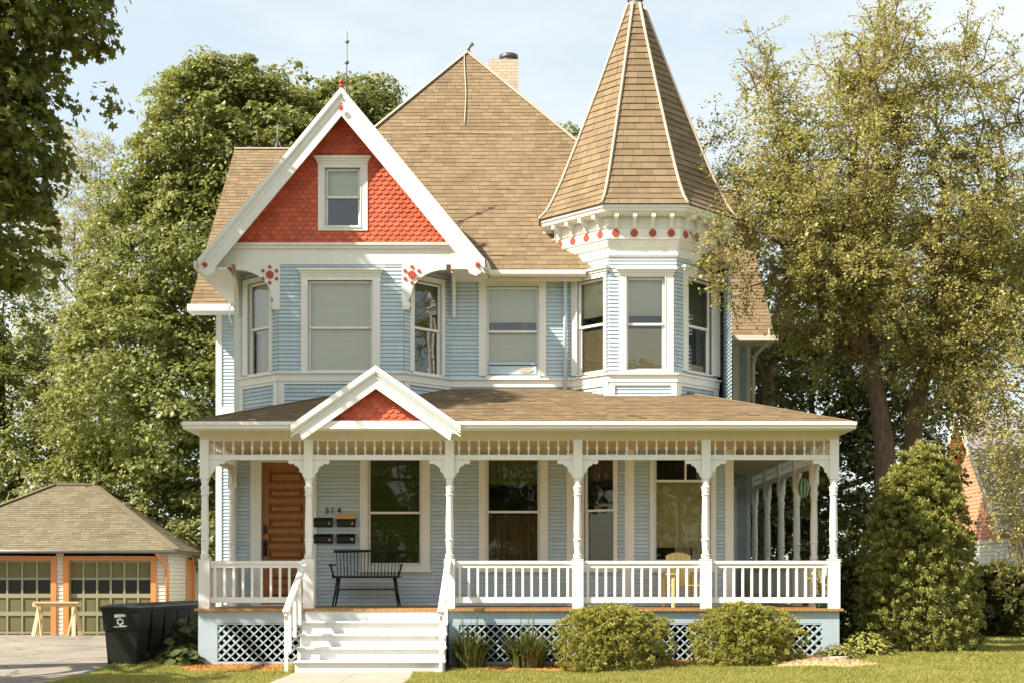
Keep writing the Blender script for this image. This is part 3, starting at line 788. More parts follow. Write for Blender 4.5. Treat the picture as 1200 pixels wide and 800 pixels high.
b = MB(); b.tube([(AX, AY, AZ - .02), (AX + .03, AY, AZ + .12), (AX + .12, AY, AZ + .2)], [.05, .04, .05], 6); b.build('ridge_finial', M['rodmetal'], roof)

# ---------------- turret: frieze, brackets, eave, roof
def oring(mb, prof, k0=0, k1=8, uv=False):
    for i in range(len(prof) - 1):
        (a0, z0), (a1, z1) = prof[i], prof[i + 1]
        for k in range(k0, k1): mb.face([octa(a0, z0, k), octa(a0, z0, k + 1), octa(a1, z1, k + 1), octa(a1, z1, k)])
b = MB()
oring(b, [(1.50, 7.66), (1.585, 7.66), (1.60, 7.69), (1.60, 7.74), (1.575, 7.76), (1.575, 7.84), (1.60, 7.85), (1.66, 7.95), (1.65, 7.97), (1.682, 7.99), (1.682, 8.185), (1.70, 8.19), (1.72, 8.22), (1.67, 8.23), (1.67, 8.44), (1.9, 8.44)])
fr = b.build('turret_frieze', M['white'], HOUSE)
dz = 8.09
for k in (-1, 0, 1, 2):
    F = ofr(k, 1.682); us = [F.L * (.12 + .253 * i) for i in range(4)]
    for u in us:
        r = MB(); r.disc(F, u, -.02, .012, dz, .072, 18); r.build('rosette', M['redtrim'], fr)
b = MB()
oring(b, [(1.70, 8.40), (1.86, 8.43), (1.90, 8.47), (1.90, 8.50), (1.93, 8.52), (1.93, 8.57), (1.86, 8.60)])
ev = b.build('turret_eave', M['white'], HOUSE)
# dentil bracket
b = MB(); F = Fr((0, 0), (1, 0))
Fq = Fr((0, 0), (0, -1))
pl = [(0, 0), (-.02, -.25), (.045, -.25), (.065, -.15), (.12, -.09), (.17, -.075), (.215, -.075), (.215, 0)]
b.fprism(Fq, pl[::-1], -.038, .038)
first = None
for k in range(-2, 4):
    Fk = ofr(k, 1.67)
    for i in range(4):
        p = Fk.P(Fk.L * (.12 + .253 * i), 0, 8.43)
        if first is None: first = b.build('bracket', M['white'], HOUSE, at=p); first.rotation_euler = (0, 0, R(45 * k))
        else: dup_part(first, HOUSE, p, R(45 * k))
prof = [(1.955, 8.58), (1.80, 8.76), (1.66, 9.02), (1.50, 9.385), (1.165, 10.25), (.775, 11.30), (.40, 12.36), (.145, 13.12)]
def pr(z):
    for i in range(len(prof) - 1):
        if prof[i][1] <= z <= prof[i + 1][1]:
            t = (z - prof[i][1]) / (prof[i + 1][1] - prof[i][1]); return prof[i][0] + (prof[i + 1][0] - prof[i][0]) * t
    return prof[-1][0]
b = MB(); z = 8.58; v = 0
while z < 13.1:
    dz = .145 if z > 9 else .125
    z1 = min(13.12, z + dz); a0, a1 = pr(z) + .016 + random.uniform(-.003, .003), pr(z1)
    for k in range(8):
        p0, p1, p2, p3 = octa(a0, z, k), octa(a0, z, k + 1), octa(a1, z1, k + 1), octa(a1, z1, k)
        h0, h1 = (p1 - p0).length / 2, (p2 - p3).length / 2; o = 50 + k * 7.37
        f0 = 0.0; W_ = h0 * 2; off_ = random.uniform(0, .25) / W_
        nin = (Vector((TC[0], TC[1], z)) - (p0 + p1) / 2).normalized()
        b.face([p0 + nin * .006, p1 + nin * .006, p2 + nin * .006, p3 + nin * .006])
        while f0 < 1:
            f1 = min(1, f0 + (off_ if f0 == 0 and off_ > .05 else random.choice((.2, .27, .31)) / W_))
            if 1 - f1 < .06 / W_: f1 = 1
            e_ = min(.006 / W_, (f1 - f0) * .2); j_ = nin * random.uniform(-.005, .003)
            b.face([p0.lerp(p1, f0) + j_, p0.lerp(p1, f1 - e_) + j_, p3.lerp(p2, f1 - e_), p3.lerp(p2, f0)])
            f0 = f1
        q0, q1 = octa(a0 - .018, z, k), octa(a0 - .018, z, k + 1)
        b.face([q0, q1, p1, p0], uv=[(o - h0, v), (o + h0, v), (o + h0, v + .002), (o - h0, v + .002)])
    z = z1; v += .14
tr = b.build('turret_roof', M['roof'], HOUSE)
b = MB()
for k in range(8):
    pts = [octa(a + .022, zz, k) for a, zz in prof]
    b.tube(pts, [.030] * len(pts), 6)
b.build('hip_strip', M['hip'], tr)
b = MB(); b.lathe([(.17, 13.03), (.16, 13.1), (.13, 13.22)], 8, (TC[0], TC[1], 0)); b.lathe([(.14, 13.22), (.17, 13.24), (.15, 13.33), (.06, 13.4), (.09, 13.48), (.03, 13.6), (.015, 14.1)], 12, (TC[0], TC[1], 0))
b.build('finial', M['rodmetal'], tr)

# ================================================================== PORCH
PXS = [-5.45, -3.606, -1.106, 1.167, 3.44, 5.71]
PYS = [1.56 * i for i in range(1, 6)]
m_ = .337
def prz(y): return 4.26 + m_ * (y + .45)
XL, XR = -5.68, 5.94
def hipx(t): return t
b = MB()
yt = 2.55; tt = yt + .45
# front plane split round the bay and the turret room so it meets the walls
shingle(b, [(XL, -.45, 4.26), (XR, -.45, 4.26), (XR - tt, yt, prz(yt)), (XL + tt, yt, prz(yt))], .13)
shingle(b, [(XL, -.45, 4.26), (XL + tt, yt, prz(yt)), (XL, yt, 4.26)], .13)
shingle(b, [(XR, -.45, 4.26), (XR, 7.95, 4.26), (XR - 1.8, 7.95, 4.26 + m_ * 1.8), (XR - 1.8, 1.35, 4.26 + m_ * 1.8)], .13)
# the rest of the right plane up to the hip, under the turret
shingle(b, [(XR - 1.8, 1.35, 4.26 + m_ * 1.8), (XR - 1.8, 2.55, 4.26 + m_ * 1.8), (XR - tt, yt, prz(yt))], .13)
prf = b.build('porch_roof', M['roof'], HOUSE)
b = MB()
b.bar((XL, -.45, 4.27), (XL + tt, yt, prz(yt) + .01), .10, .02); b.bar((XR, -.45, 4.27), (XR - tt, yt, prz(yt) + .01), .10, .02)
b.build('hip_cap', M['roof'], prf)
b = MB()
b.box(XL - .02, XR + .02, -.50, -.44, 4.14, 4.262); b.box(XL - .05, XR + .05, -.535, -.50, 4.20, 4.255)
b.box(XL - .06, XL - .0, -.44, 2.5, 4.14, 4.255); b.box(XR, XR + .06, -.44, 7.9, 4.14, 4.255)
b.box(XL, XR, -.44, -.04, 4.142, 4.165); b.box(XL + .0, -5.52, -.04, 2.5, 4.142, 4.165); b.box(5.78, XR, -.04, 7.9, 4.142, 4.165)
b.build('fascia', M['white'], prf)
b = MB()
b.box(-5.53, 5.79, -.08, .08, 3.99, 4.141); b.box(-5.53, -5.37, .08, 2.48, 3.99, 4.141); b.box(5.63, 5.79, .08, 7.9, 3.99, 4.141)
b.build('porch_beam', M['soffit'], HOUSE)
b = MB()
b.face([(-5.4, .08, 4.0), (5.64, .08, 4.0), (5.64, 2.6, 4.0), (-5.4, 2.6, 4.0)])
b.face([(4.1, 2.6, 4.0), (5.64, 2.6, 4.0), (5.64, 7.9, 4.0), (4.1, 7.9, 4.0)])
b.build('porch_ceiling', M['ceil'], HOUSE)
# deck
b = MB()
def boards(x0, x1, y0, y1, z0, z1, w=.10):
    x = x0
    while x < x1 - .01: b.box(x + .002, min(x + w, x1) - .002, y0, y1, z0, z1); x += w
boards(-5.62, 5.86, -.12, 2.5, .955, 1.0); boards(4.2, 5.86, 2.5, 7.9, .955, 1.0)
b.build('porch_deck', M['deck'], HOUSE)
b = MB()
b.box(-5.56, 5.80, -.05, -.01, .74, .955); b.box(-5.56, -5.52, -.01, 2.5, .0, .955); b.box(5.76, 5.80, -.01, 7.9, .0, .955)
b.box(-5.56, -5.22, -.055, -.012, -.02, .74); b.box(5.50, 5.80, -.055, -.012, -.02, .74); b.box(-3.76, -3.60, -.055, -.012, -.02, .74); b.box(-1.12, -.94, -.055, -.012, -.02, .74)
for x in (1.10, 3.40): b.box(x, x + .16, -.055, -.012, -.02, .74)
for x0, x1 in ((-5.22, -3.76), (-.94, 1.10), (1.26, 3.40), (3.56, 5.50)):
    b.box(x0, x1, -.054, -.013, -.02, .06)
b.build('porch_skirt', M['skirt'], HOUSE)
def lattice(x0, x1, z0, z1):
    b = MB(); w = .066; sp = .165; H = z1 - z0
    b.box(x0, x1, -.052, -.014, z1 - .022, z1)
    for lay, sg in ((0, 1), (1, -1)):
        y0, y1 = (-.046, -.036) if lay == 0 else (-.036, -.026)
        c = x0 - H
        while c < x1 + H:
            # line x = c + (z-z0) or c - (z-z0)
            a = (c, z0); e = (c + sg * H, z1)
            (xa, za), (xb, zb_) = (a, e) if sg > 0 else (e, a)
            if xb > x0 and xa < x1:
                if xa < x0: za += (x0 - xa) * sg; xa = x0
                if xb > x1: zb_ -= (xb - x1) * sg; xb = x1
                if xb - xa > .02:
                    h = w * .707
                    dx = h / 2; dzz = h / 2 * sg
                    P = [(xa + dx * 0 - 0, za - h * .7), (xb, zb_ - h * .7), (xb, zb_ + h * .7), (xa, za + h * .7)]
                    P = [(x, min(z1, max(z0, zz))) for x, zz in P]
                    b.mesh8([(P[0][0], y0, P[0][1]), (P[1][0], y0, P[1][1]), (P[1][0], y1, P[1][1]), (P[0][0], y1, P[0][1]), (P[3][0], y0, P[3][1]), (P[2][0], y0, P[2][1]), (P[2][0], y1, P[2][1]), (P[3][0], y1, P[3][1])])
            c += sp
    b.build('lattice_panel', M['skirt'], HOUSE)
for x0, x1 in ((-5.22, -3.76), (-.94, 1.10), (1.26, 3.40), (3.56, 5.50)): lattice(x0, x1, .06, .735)
b = MB(); b.box(-5.5, 5.74, 2.2, 2.4, -.02, .95); b.build('shade_backing', M['dark'], HOUSE)  # backing behind the lattice, under-porch shade put into its colour

# posts
def ring(z, h=.035, r0=.066, r1=.082): return [(r0, z), (r1, z + h * .3), (r1, z + h * .7), (r0, z + h)]
b = MB()
b.box(-.096, .096, -.096, .096, 0, .86); b.box(-.101, .101, -.101, .101, .86, .875)
pf = [(.075, .875)] + ring(.89) + ring(.93) + [(.058, .97), (.062, 1.05), (.07, 1.16)] + ring(1.20, .04, .068, .08) + [(.066, 1.26), (.072, 1.4), (.066, 1.7), (.058, 1.98)] + ring(2.0, .04, .058, .075) + [(.062, 2.05), (.075, 2.12)] + ring(2.13, .04, .07, .084) + [(.06, 2.2), (.07, 2.26), (.078, 2.31)]
b.lathe(pf, 16)
b.box(-.078, .078, -.078, .078, 2.30, 2.99)
def brk(F):
    pl = [(.078, 2.63), (.36, 2.63), (.365, 2.585), (.33, 2.56), (.27, 2.575), (.25, 2.54), (.20, 2.52), (.165, 2.47), (.16, 2.42), (.12, 2.40), (.105, 2.34), (.078, 2.33)]
    b.fprism(F, pl[::-1], -.022, .022)
post = {}
def mkpost(key, dirs):
    global b
    b0 = MB(); b0.v, b0.f, b0.uv, b0.smooth = list(base.v), list(base.f), list(base.uv), list(base.smooth)
    keep = b; b = b0
    for d in dirs: brk(Fr((0, 0), d))
    post[key] = b0; b = keep
base = b
mkpost('mid', [(1, 0), (-1, 0)]); mkpost('left', [(1, 0), (0, 1)]); mkpost('right', [(-1, 0), (0, 1)]); mkpost('side', [(0, 1), (0, -1)])
DK = 1.0
p_mid = None
post['left'].build('porch_post', M['white'], HOUSE, at=(PXS[0], 0, DK))
for x in PXS[1:5]:
    if p_mid is None: p_mid = post['mid'].build('porch_post', M['white'], HOUSE, at=(x, 0, DK))
    else: dup_part(p_mid, HOUSE, (x, 0, DK))
post['right'].build('porch_post', M['white'], HOUSE, at=(PXS[5], 0, DK))
p_s = post['side'].build('porch_post', M['white'], HOUSE, at=(PXS[5], PYS[0], DK))
for y in PYS[1:]: dup_part(p_s, HOUSE, (PXS[5], y, DK))
dup_part(p_s, HOUSE, (PXS[0], 2.38, DK))

# friezes with spindles, railings with balusters
sp_mb = MB()
sp_mb.lathe([(.018, 0), (.018, .04), (.010, .055), (.022, .10), (.034, .125), (.022, .155), (.012, .17), (.016, .20), (.018, .215), (.018, .26)], 8)
bl_mb = MB(); bl_mb.box(-.021, .021, -.021, .021, 0, .62)
SPN = [None]; BLN = [None]
def sub_copy(ref, mb, nm, parent, at):
    if ref[0] is None: ref[0] = mb.build(nm, M['white'], parent, at=at)
    else: dup_part(ref[0], parent, at)
def frieze(p, q):
    F = Fr(p, q); b = MB(); g = .08
    b.fbox(F, g, F.L - g, -.03, .03, 3.635, 3.725); b.fbox(F, g, F.L - g, -.028, .028, 3.975, 3.99)
    o = b.build('frieze', M['white'], HOUSE)
    n = max(2, round((F.L - .2) / .17)); 
    for i in range(n):
        u = g + (F.L - 2 * g) * (i + .5) / n
        sub_copy(SPN, sp_mb, 'spindle', o, F.P(u, 0, 3.72))
def railing(p, q):
    F = Fr(p, q); b = MB(); g = .10
    b.fbox(F, g, F.L - g, -.045, .045, 1.79, 1.845); b.fbox(F, g, F.L - g, -.025, .025, 1.72, 1.79); b.fbox(F, g, F.L - g, -.022, .022, 1.10, 1.20)
    o = b.build('railing', M['white'], HOUSE)
    n = max(2, round((F.L - .2) / .158))
    for i in range(n):
        u = g + (F.L - 2 * g) * (i + .5) / n
        sub_copy(BLN, bl_mb, 'baluster', o, F.P(u, 0, 1.13))
for i in range(5): frieze((PXS[i], 0), (PXS[i + 1], 0))
ys = [0] + PYS
for i in range(5): frieze((PXS[5], ys[i]), (PXS[5], ys[i + 1])); railing((PXS[5], ys[i]), (PXS[5], ys[i + 1]))
frieze((PXS[0], 2.38), (PXS[0], 0)); railing((PXS[0], 2.38), (PXS[0], 0))
for i in (0, 2, 3, 4): railing((PXS[i], 0), (PXS[i + 1], 0))

# porch gable over the steps
PGX, PGZ, PGP, PGH, PGY = -2.36, 5.22, .70, 1.47, -.58
for sgn in (-1, 1):
    bargeboard(sgn, PGX, PGZ, PGH, PGP, PGY, .40, .16, -.4)
ph = PGH + .03
slab_roof('porch_gable_roof', [(PGX - ph, PGY + .03, PGZ - PGP * ph + .01), (PGX, PGY + .03, PGZ + .01), (PGX, 2.42, PGZ + .01)], th=.05, course=.13)
slab_roof('porch_gable_roof', [(PGX + ph, PGY + .03, PGZ - PGP * ph + .01), (PGX, 2.42, PGZ + .01), (PGX, PGY + .03, PGZ + .01)], th=.05, course=.13)
Fpg = Fr((PGX - 2, -.40), (PGX + 2, -.40))
b = MB(); scallops(b, Fpg, [(2 - 1.08, 4.27), (2 + 1.08, 4.27), (2, 4.27 + 1.08 * PGP + .0)], w=.145, row=.085); b.build('porch_gable_shingles', M['red'], HOUSE)
b = MB(); b.fbox(Fpg, 2 - 1.40, 2 + 1.40, -.02, .145, 4.13, 4.268); b.build('porch_gable_beam', M['white'], HOUSE)

# steps
b = MB(); SX0, SX1 = -3.66, -1.14
for k in range(5):
    zt = 1.0 - .215 * k; y = -.12 - .28 * k
    z0 = zt - .215 if k < 4 else -.1
    b.box(SX0, SX1, y + .02, y + .32, z0 - .05 if k < 4 else z0, zt - (.04 if k else .045))
    if k: b.box(SX0 - .02, SX1 + .02, y - .025, y + .30, zt - .038, zt)
b.build('stairs', M['step'], HOUSE, bevel=.007)
for sgn, xa, xb in ((-1, -3.66, -3.80), (1, -1.13, -1.20)):
    b = MB()
    p0, p1 = Vector((xa, -.06, 1.84)), Vector((xb, -1.32, .95))
    b.bar(p0, p1, .10, .065)
    b.bar(p0 + Vector((0, 0, -.08)), p1 + Vector((0, .02, -.08)), .04, .08)
    sr = b.build('stair_rail', M['white'], HOUSE)
    for t, zb in ((.30, .72), (.55, .52), (.80, .28)):
        c = p0.lerp(p1, t); q = MB(); q.box(c.x - .03, c.x + .03, c.y - .03, c.y + .03, zb, c.z - .05); q.build('baluster', M['white'], sr)
    q = MB(); q.box(p1.x - .028, p1.x + .028, p1.y + .05, p1.y + .105, -.1, p1.z - .0); q.build('newel', M['white'], sr)

# front door
b = MB(); u0, u1 = DU
b.fbox(Fm, u0, u1, -.14, -.11, 1.0, 3.83)
rows = [1.16, 1.46, 1.86, 2.16, 2.46, 2.76, 3.06, 3.36, 3.70]
b.fbox(Fm, u0, u0 + .13, -.11, -.05, 1.0, 3.83); b.fbox(Fm, u1 - .10, u1, -.11, -.05, 1.0, 3.83)
b.fbox(Fm, u0 + .13, u1 - .10, -.11, -.0505, 1.0, rows[0]); b.fbox(Fm, u0 + .13, u1 - .10, -.11, -.0505, rows[-1], 3.83)
for z in rows[1:-1]: b.fbox(Fm, u0 + .13, u1 - .10, -.11, -.0505, z - .035, z + .035)
dr = b.build('front_door', M['door'], HOUSE)
for a_, c_ in zip(rows[:-1], rows[1:]):
    b = MB(); a2, c2 = a_ + (.075 if a_ > 1.2 else .04), c_ - .075
    Q0 = [(u0 + .155, a2), (u1 - .125, a2), (u1 - .125, c2), (u0 + .155, c2)]; Q1 = [(u0 + .20, a2 + .04), (u1 - .17, a2 + .04), (u1 - .17, c2 - .04), (u0 + .20, c2 - .04)]
    b.face([Fm.P(u, -.062, z) for u, z in Q1])
    for k in range(4): b.face([Fm.P(*x) for x in ((Q0[k][0], -.10, Q0[k][1]), (Q0[(k + 1) % 4][0], -.10, Q0[(k + 1) % 4][1]), (Q1[(k + 1) % 4][0], -.062, Q1[(k + 1) % 4][1]), (Q1[k][0], -.062, Q1[k][1]))])
    b.build('door_panel', M['door'], dr)
b = MB(); b.fbox(Fm, u0 + .035, u0 + .10, -.05, -.03, PZ(625, YW), PZ(615, YW)); b.fbox(Fm, u0 + .03, u0 + .105, -.05, -.03, PZ(651, YW), PZ(632, YW))
pc = Fm.P(u0 + .07, .0, PZ(636, YW)); b.ball(pc, .035)
b.tube([Fm.P(u0 + .07, -.03, PZ(640, YW)), Fm.P(u0 + .07, .03, PZ(643, YW)), Fm.P(u0 + .07, -.03, PZ(650, YW))], .012, 6)
b.build('handle', M['black'], dr)
b = MB(); b.fbox(Fm, Fm.U(294), u0, -.10, .05, 1.0, 3.98); b.fbox(Fm, u1, u1 + .17, -.10, .05, 1.0, 3.98); b.fbox(Fm, u0, u1, -.10, .048, 3.83, 3.98); b.fbox(Fm, u0, u1, -.12, .03, 1.0, 1.03)
b.build('door_frame', M['white'], dr)
# house number
def text(name, s, size, loc, mat, parent, ext=.004, space=1.0, align='LEFT', rot=(R(90), 0, 0)):
    c = bpy.data.curves.new(name, 'FONT'); c.body = s; c.size = size; c.extrude = ext; c.space_character = space; c.align_x = align
    c.materials.append(mat)
    tmp = bpy.data.objects.new('tmp', c); COL.objects.link(tmp)
    me = bpy.data.meshes.new_from_object(tmp.evaluated_get(bpy.context.evaluated_depsgraph_get())); bpy.data.objects.remove(tmp)
    o = bpy.data.objects.new(name, me); COL.objects.link(o)
    if parent is not None: o.parent = parent; o.location = Vector(loc) - ORG[parent.name]
    else: o.location = loc
    o.rotation_euler = rot
    return o
for d_, px_ in (('5', 380.8), ('1', 387.2), ('4', 395)): text('house_numeral', d_, .175, (PX(px_, YW), YW - .022, PZ(601, YW)), M['black'], HOUSE, .007)

# ================================================================== THINGS ON THE PORCH
mbx = [(368.8, 390.2, 606.3, 617.3, '1', 'black wall mailbox numbered 1, upper left of the four beside the front door'),
       (395.6, 417, 607, 617, '2', 'black wall mailbox numbered 2 with a yellow envelope sticking out of it'),
       (368.8, 390.2, 625.6, 636.2, '3', 'black wall mailbox numbered 3, below mailbox 1 beside the front door'),
       (395.4, 416.6, 625.6, 636.2, '4', 'black wall mailbox numbered 4, under the one holding the envelope')]
for (a, c, t, bt, num, lab) in mbx:
    x0, x1, z1, z0 = PX(a, YW), PX(c, YW), PZ(t, YW), PZ(bt, YW)
    o = thing('mailbox', lab, 'mailbox', ((x0 + x1) / 2, YW, z0), 0, 'mailboxes beside the front door')
    F = Fr((x0, YW), (x1, YW)); b = MB()
    Fs = Fr((x0, YW), (x0, YW - 1))
    b.fprism(Fs, [(0.014, z0), (.10, z0), (.115, z0 + .03), (.115, z1 - .05), (.06, z1), (.014, z1)][::-1], -(x1 - x0), 0)
    b.build('box', M['mailbox'], o, bevel=.004)
    b = MB(); Fs2 = Fs
    b.fprism(Fs2, [(.02, z1 + .002), (.062, z1 + .002), (.126, z1 - .055), (.126, z1 - .075), (.118, z1 - .075), (.118, z1 - .052), (.058, z1 - .006), (.02, z1 - .004)][::-1], -(x1 - x0) - .008, .008)
    b.build('lid', M['mailbox'], o)
    text('number', num, .105, (x1 - .085, YW - .121, z0 + .045), M['number'], o, .003)
env = MB(); F = Fr((PX(395, YW), YW), (PX(416.5, YW), YW))
env.fprism(F, [(0, PZ(612, YW)), (F.L, PZ(611, YW)), (F.L + .0, PZ(601.3, YW)), (0.01, PZ(602.6, YW))], .064, .076)
env.fprism(F, [(0.01, PZ(602.7, YW)), (F.L - .005, PZ(601.4, YW)), (F.L / 2 + .03, PZ(604.6, YW)), (F.L / 2 - .03, PZ(604.7, YW))], .076, .079)
e = env.build('envelope', M['kraft'])
e['label'] = 'yellow kraft envelope standing in the top of mailbox 2'; e['category'] = 'envelope'

# bench
bx = (PX(430, 2.0), 1.95, 1.0)
bench = thing('porch_bench', 'black wooden spindle back bench on the porch under the window by the mailboxes', 'bench', bx)
b = MB(); b.box(-.64, .64, -.24, .24, .545, .585); b.build('seat', M['black'], bench, local=True, bevel=.012)
b = MB()
for i in range(19):
    x = -.60 + 1.2 * i / 18
    b.tube([(x * .97, .20, .58), (x * 1.03, .29, 1.06)], .0085, 6)
b.build('spindle_back', M['black'], bench, local=True)
b = MB(); b.tube([(-.67, .29, 1.06), (-.3, .30, 1.07), (.3, .30, 1.07), (.67, .29, 1.06)], .026, 8); b.box(-.67, .67, .28, .315, 1.045, 1.095); b.build('top_rail', M['black'], bench, local=True)
for sx in (-1, 1):
    b = MB(); b.tube([(sx * .63, .22, .80), (sx * .68, -.02, .80), (sx * .69, -.22, .79)], .018, 7)
    for y in (-.18, -.02): b.tube([(sx * .62, y, .575), (sx * .68, y, .80)], .011, 6)
    b.build('arm', M['black'], bench, local=True)
    for sy in (-1, 1):
        b = MB(); b.tube([(sx * .54, sy * .17, .56), (sx * .57, sy * .185, .3), (sx * .63, sy * .22, 0)], [.022, .024, .015], 8)
        b.build('leg', M['black'], bench, local=True)
b = MB(); b.tube([(-.565, 0, .33), (.565, 0, .33)], .013, 6)
for sx in (-1, 1): b.tube([(sx * .57, -.19, .27), (sx * .57, .19, .27)], .012, 6)
b.build('stretcher', M['black'], bench, local=True)

# yellow chair
yc = thing('wooden_chair', 'pale yellow round backed wooden chair on the porch before the big window', 'chair', (PX(800, .9), .95, 1.0), R(12))
b = MB(); F = Fr((0, .24), (1, .24))
for i in range(5):
    x0 = -.24 + i * .098
    h = lambda x: 1.02 - 1.1 * x * x if abs(x) < .245 else .9
    b.fprism(F, [(x0, .36), (x0 + .09, .36), (x0 + .09, h(x0 + .09)), (x0 + .045, h(x0 + .045)), (x0, h(x0))], -.012, .012)
b.build('backrest', M['yellow'], yc, local=True)
b = MB()
for i in range(5): b.box(-.26, .26, -.26 + i * .1, -.17 + i * .1, .40, .42)
b.build('seat', M['yellow'], yc, local=True)
for sx in (-1, 1):
    b = MB(); b.box(sx * .30 - .06, sx * .30 + .06, -.34, .26, .60, .625); b.build('arm', M['yellow'], yc, local=True, bevel=.006)
    for y0, y1, z in ((-.30, -.26, .60), (.20, .24, .60)):
        b = MB(); b.bar((sx * .27, (y0 + y1) / 2, z), (sx * .29, (y0 + y1) / 2 + (.06 if y0 > 0 else -.05), 0), .035, .08, (0, 1, 0)); b.build('leg', M['yellow'], yc, local=True)

# hanging lantern
ly = 1.0; lx, lz = PX(941, ly), PZ(571, ly)
lan = thing('hanging_lantern', 'small green and yellow striped lantern hanging from the porch ceiling', 'lantern', (lx, ly, lz))
b = MB(); b.lathe([(.04, -.19), (.08, -.14), (.105, -.02), (.095, .08), (.05, .17), (.03, .19)], 18); b.build('shade', M['lgreen'], lan, local=True)
b = MB()
for k in range(9):
    t = 2 * math.pi * k / 9
    b.tube([(r * math.cos(t), r * math.sin(t), z) for r, z in ((.045, -.18), (.085, -.13), (.108, -.02), (.098, .08), (.054, .17))], .006, 5)
b.build('rib', M['yellow'], lan, local=True)
b = MB(); b.tube([(0, 0, .18), (0, 0, 4.08 - lz)], .004, 4); b.build('cord', M['rodmetal'], lan, local=True)

# teal pot with a plant
tp = thing('flower_pot', 'teal glazed pot with a leafy plant on the porch corner', 'pot', (PX(963, .35), .36, 1.0))
b = MB(); b.lathe([(.09, 0), (.11, .04), (.135, .16), (.15, .22), (.155, .245), (.135, .245), (.125, .20)], 18); b.build('pot', M['teal'], tp, local=True)

# ================================================================== LEAF MESHES
def unit(a): return a / np.maximum(1e-9, np.linalg.norm(a, axis=1, keepdims=True))
SHAPES = {
    'diamond': [(0, 0, 0), (.32, .5, .05), (0, 1, 0), (-.32, .5, .05)],
    'slim': [(0, 0, 0), (.17, .45, .04), (0, 1, -.02), (-.17, .45, .04)],
    'maple': [(0, 0, 0), (.42, .12, .03), (.24, .36, .02), (.5, .62, .05), (.14, .66, .0), (0, 1.0, -.04), (-.14, .66, .0), (-.5, .62, .05), (-.24, .36, .02), (-.42, .12, .03)],
    'round': [(0, 0, 0), (.30, .22, .04), (.34, .58, .05), (0, 1, -.03), (-.34, .58, .05), (-.30, .22, .04)],
    'spray': [(0, 0, 0), (.10, .3, 0), (.26, .42, .02), (.12, .62, 0), (.16, .82, .02), (0, 1, 0), (-.16, .82, .02), (-.12, .62, 0), (-.26, .42, .02), (-.10, .3, 0)],
}
def leaves(name, P, Nrm, size, mat, parent, shape='diamond', tang=None, jitter=.35):
    n = len(P); K = SHAPES[shape]; k = len(K)
    Nn = unit(Nrm)
    t = rng.normal(size=(n, 3)) if tang is None else tang + rng.normal(size=(n, 3)) * jitter
    t = unit(t - Nn * (t * Nn).sum(1, keepdims=True)); bt = np.cross(Nn, t)
    sz = (size * rng.uniform(.6, 1.15, n) * rng.choice([.85, 1.05, 1.45], n, p=[.4, .4, .2]))[:, None]
    V = np.empty((n, k, 3))
    for i, (a, c, e) in enumerate(K): V[:, i] = P + sz * (bt * a + t * c + Nn * e)
    base = np.array(ORG[parent.name]) if parent is not None else np.zeros(3)
    V = (V.reshape(-1, 3) - base).astype(np.float32)
    me = bpy.data.meshes.new(name)
    me.vertices.add(n * k); me.vertices.foreach_set('co', V.ravel())
    me.loops.add(n * k); me.loops.foreach_set('vertex_index', np.arange(n * k, dtype=np.int32))
    me.polygons.add(n); me.polygons.foreach_set('loop_start', np.arange(0, n * k, k, dtype=np.int32))
    me.update(calc_edges=True); me.validate()
    me.materials.append(mat)
    o = bpy.data.objects.new(name, me); COL.objects.link(o)
    if parent is not None: o.parent = parent
    return o
def rdir(n): return unit(rng.normal(size=(n, 3)))
def crown_points(blobs, n_clump, per, rc, shell=.55, up=.45, flat=.7, drop=.0):
    """clumps of leaves on lumpy shells; returns points and normals"""
    B = np.array([b[:6] for b in blobs], float)
    w = (B[:, 3] * B[:, 4] + B[:, 3] * B[:, 5] + B[:, 4] * B[:, 5]); w = w / w.sum()
    idx = rng.choice(len(B), n_clump, p=w)
    d = rdir(n_clump); d[:, 2] = np.where(d[:, 2] < -.55, -d[:, 2], d[:, 2])
    rad = shell + (1 - shell) * rng.uniform(0, 1, n_clump) ** .55
    lump = 1 + .13 * np.sin(d[:, 0] * 5.1 + idx) * np.sin(d[:, 2] * 6.3 + idx * 2) + .07 * np.sin(d[:, 1] * 11 + d[:, 2] * 9)
    C = B[idx, :3] + d * B[idx, 3:6] * (rad * lump)[:, None]
    rr = rc * rng.uniform(.55, 1.35, n_clump)
    e = rdir(n_clump * per).reshape(n_clump, per, 3) * .9 + (d * .6 + np.array([0, 0, .55]))[:, None, :]
    e = unit(e.reshape(-1, 3)).reshape(n_clump, per, 3)
    q = rng.uniform(.35, 1, (n_clump, per, 1)) ** .6
    P = C[:, None, :] + e * q * rr[:, None, None] * np.array([1, 1, flat])
    Nn = e + np.array([0, 0, up]) + rng.normal(size=e.shape) * .45
    return P.reshape(-1, 3), Nn.reshape(-1, 3), C
def wiggle(p0, p1, n=6, amp=.12, sag=0):
    p0 = np.array(p0, float); p1 = np.array(p1, float); L = np.linalg.norm(p1 - p0)
    out_ = []
    o = np.zeros(3)
    for i in range(n + 1):
        t = i / n
        if 0 < i < n: o = o * .6 + rng.normal(size=3) * amp * L * .35
        out_.append(p0 + (p1 - p0) * t + o * math.sin(math.pi * t) + np.array([0, 0, sag * L * math.sin(math.pi * t)]))
    return out_
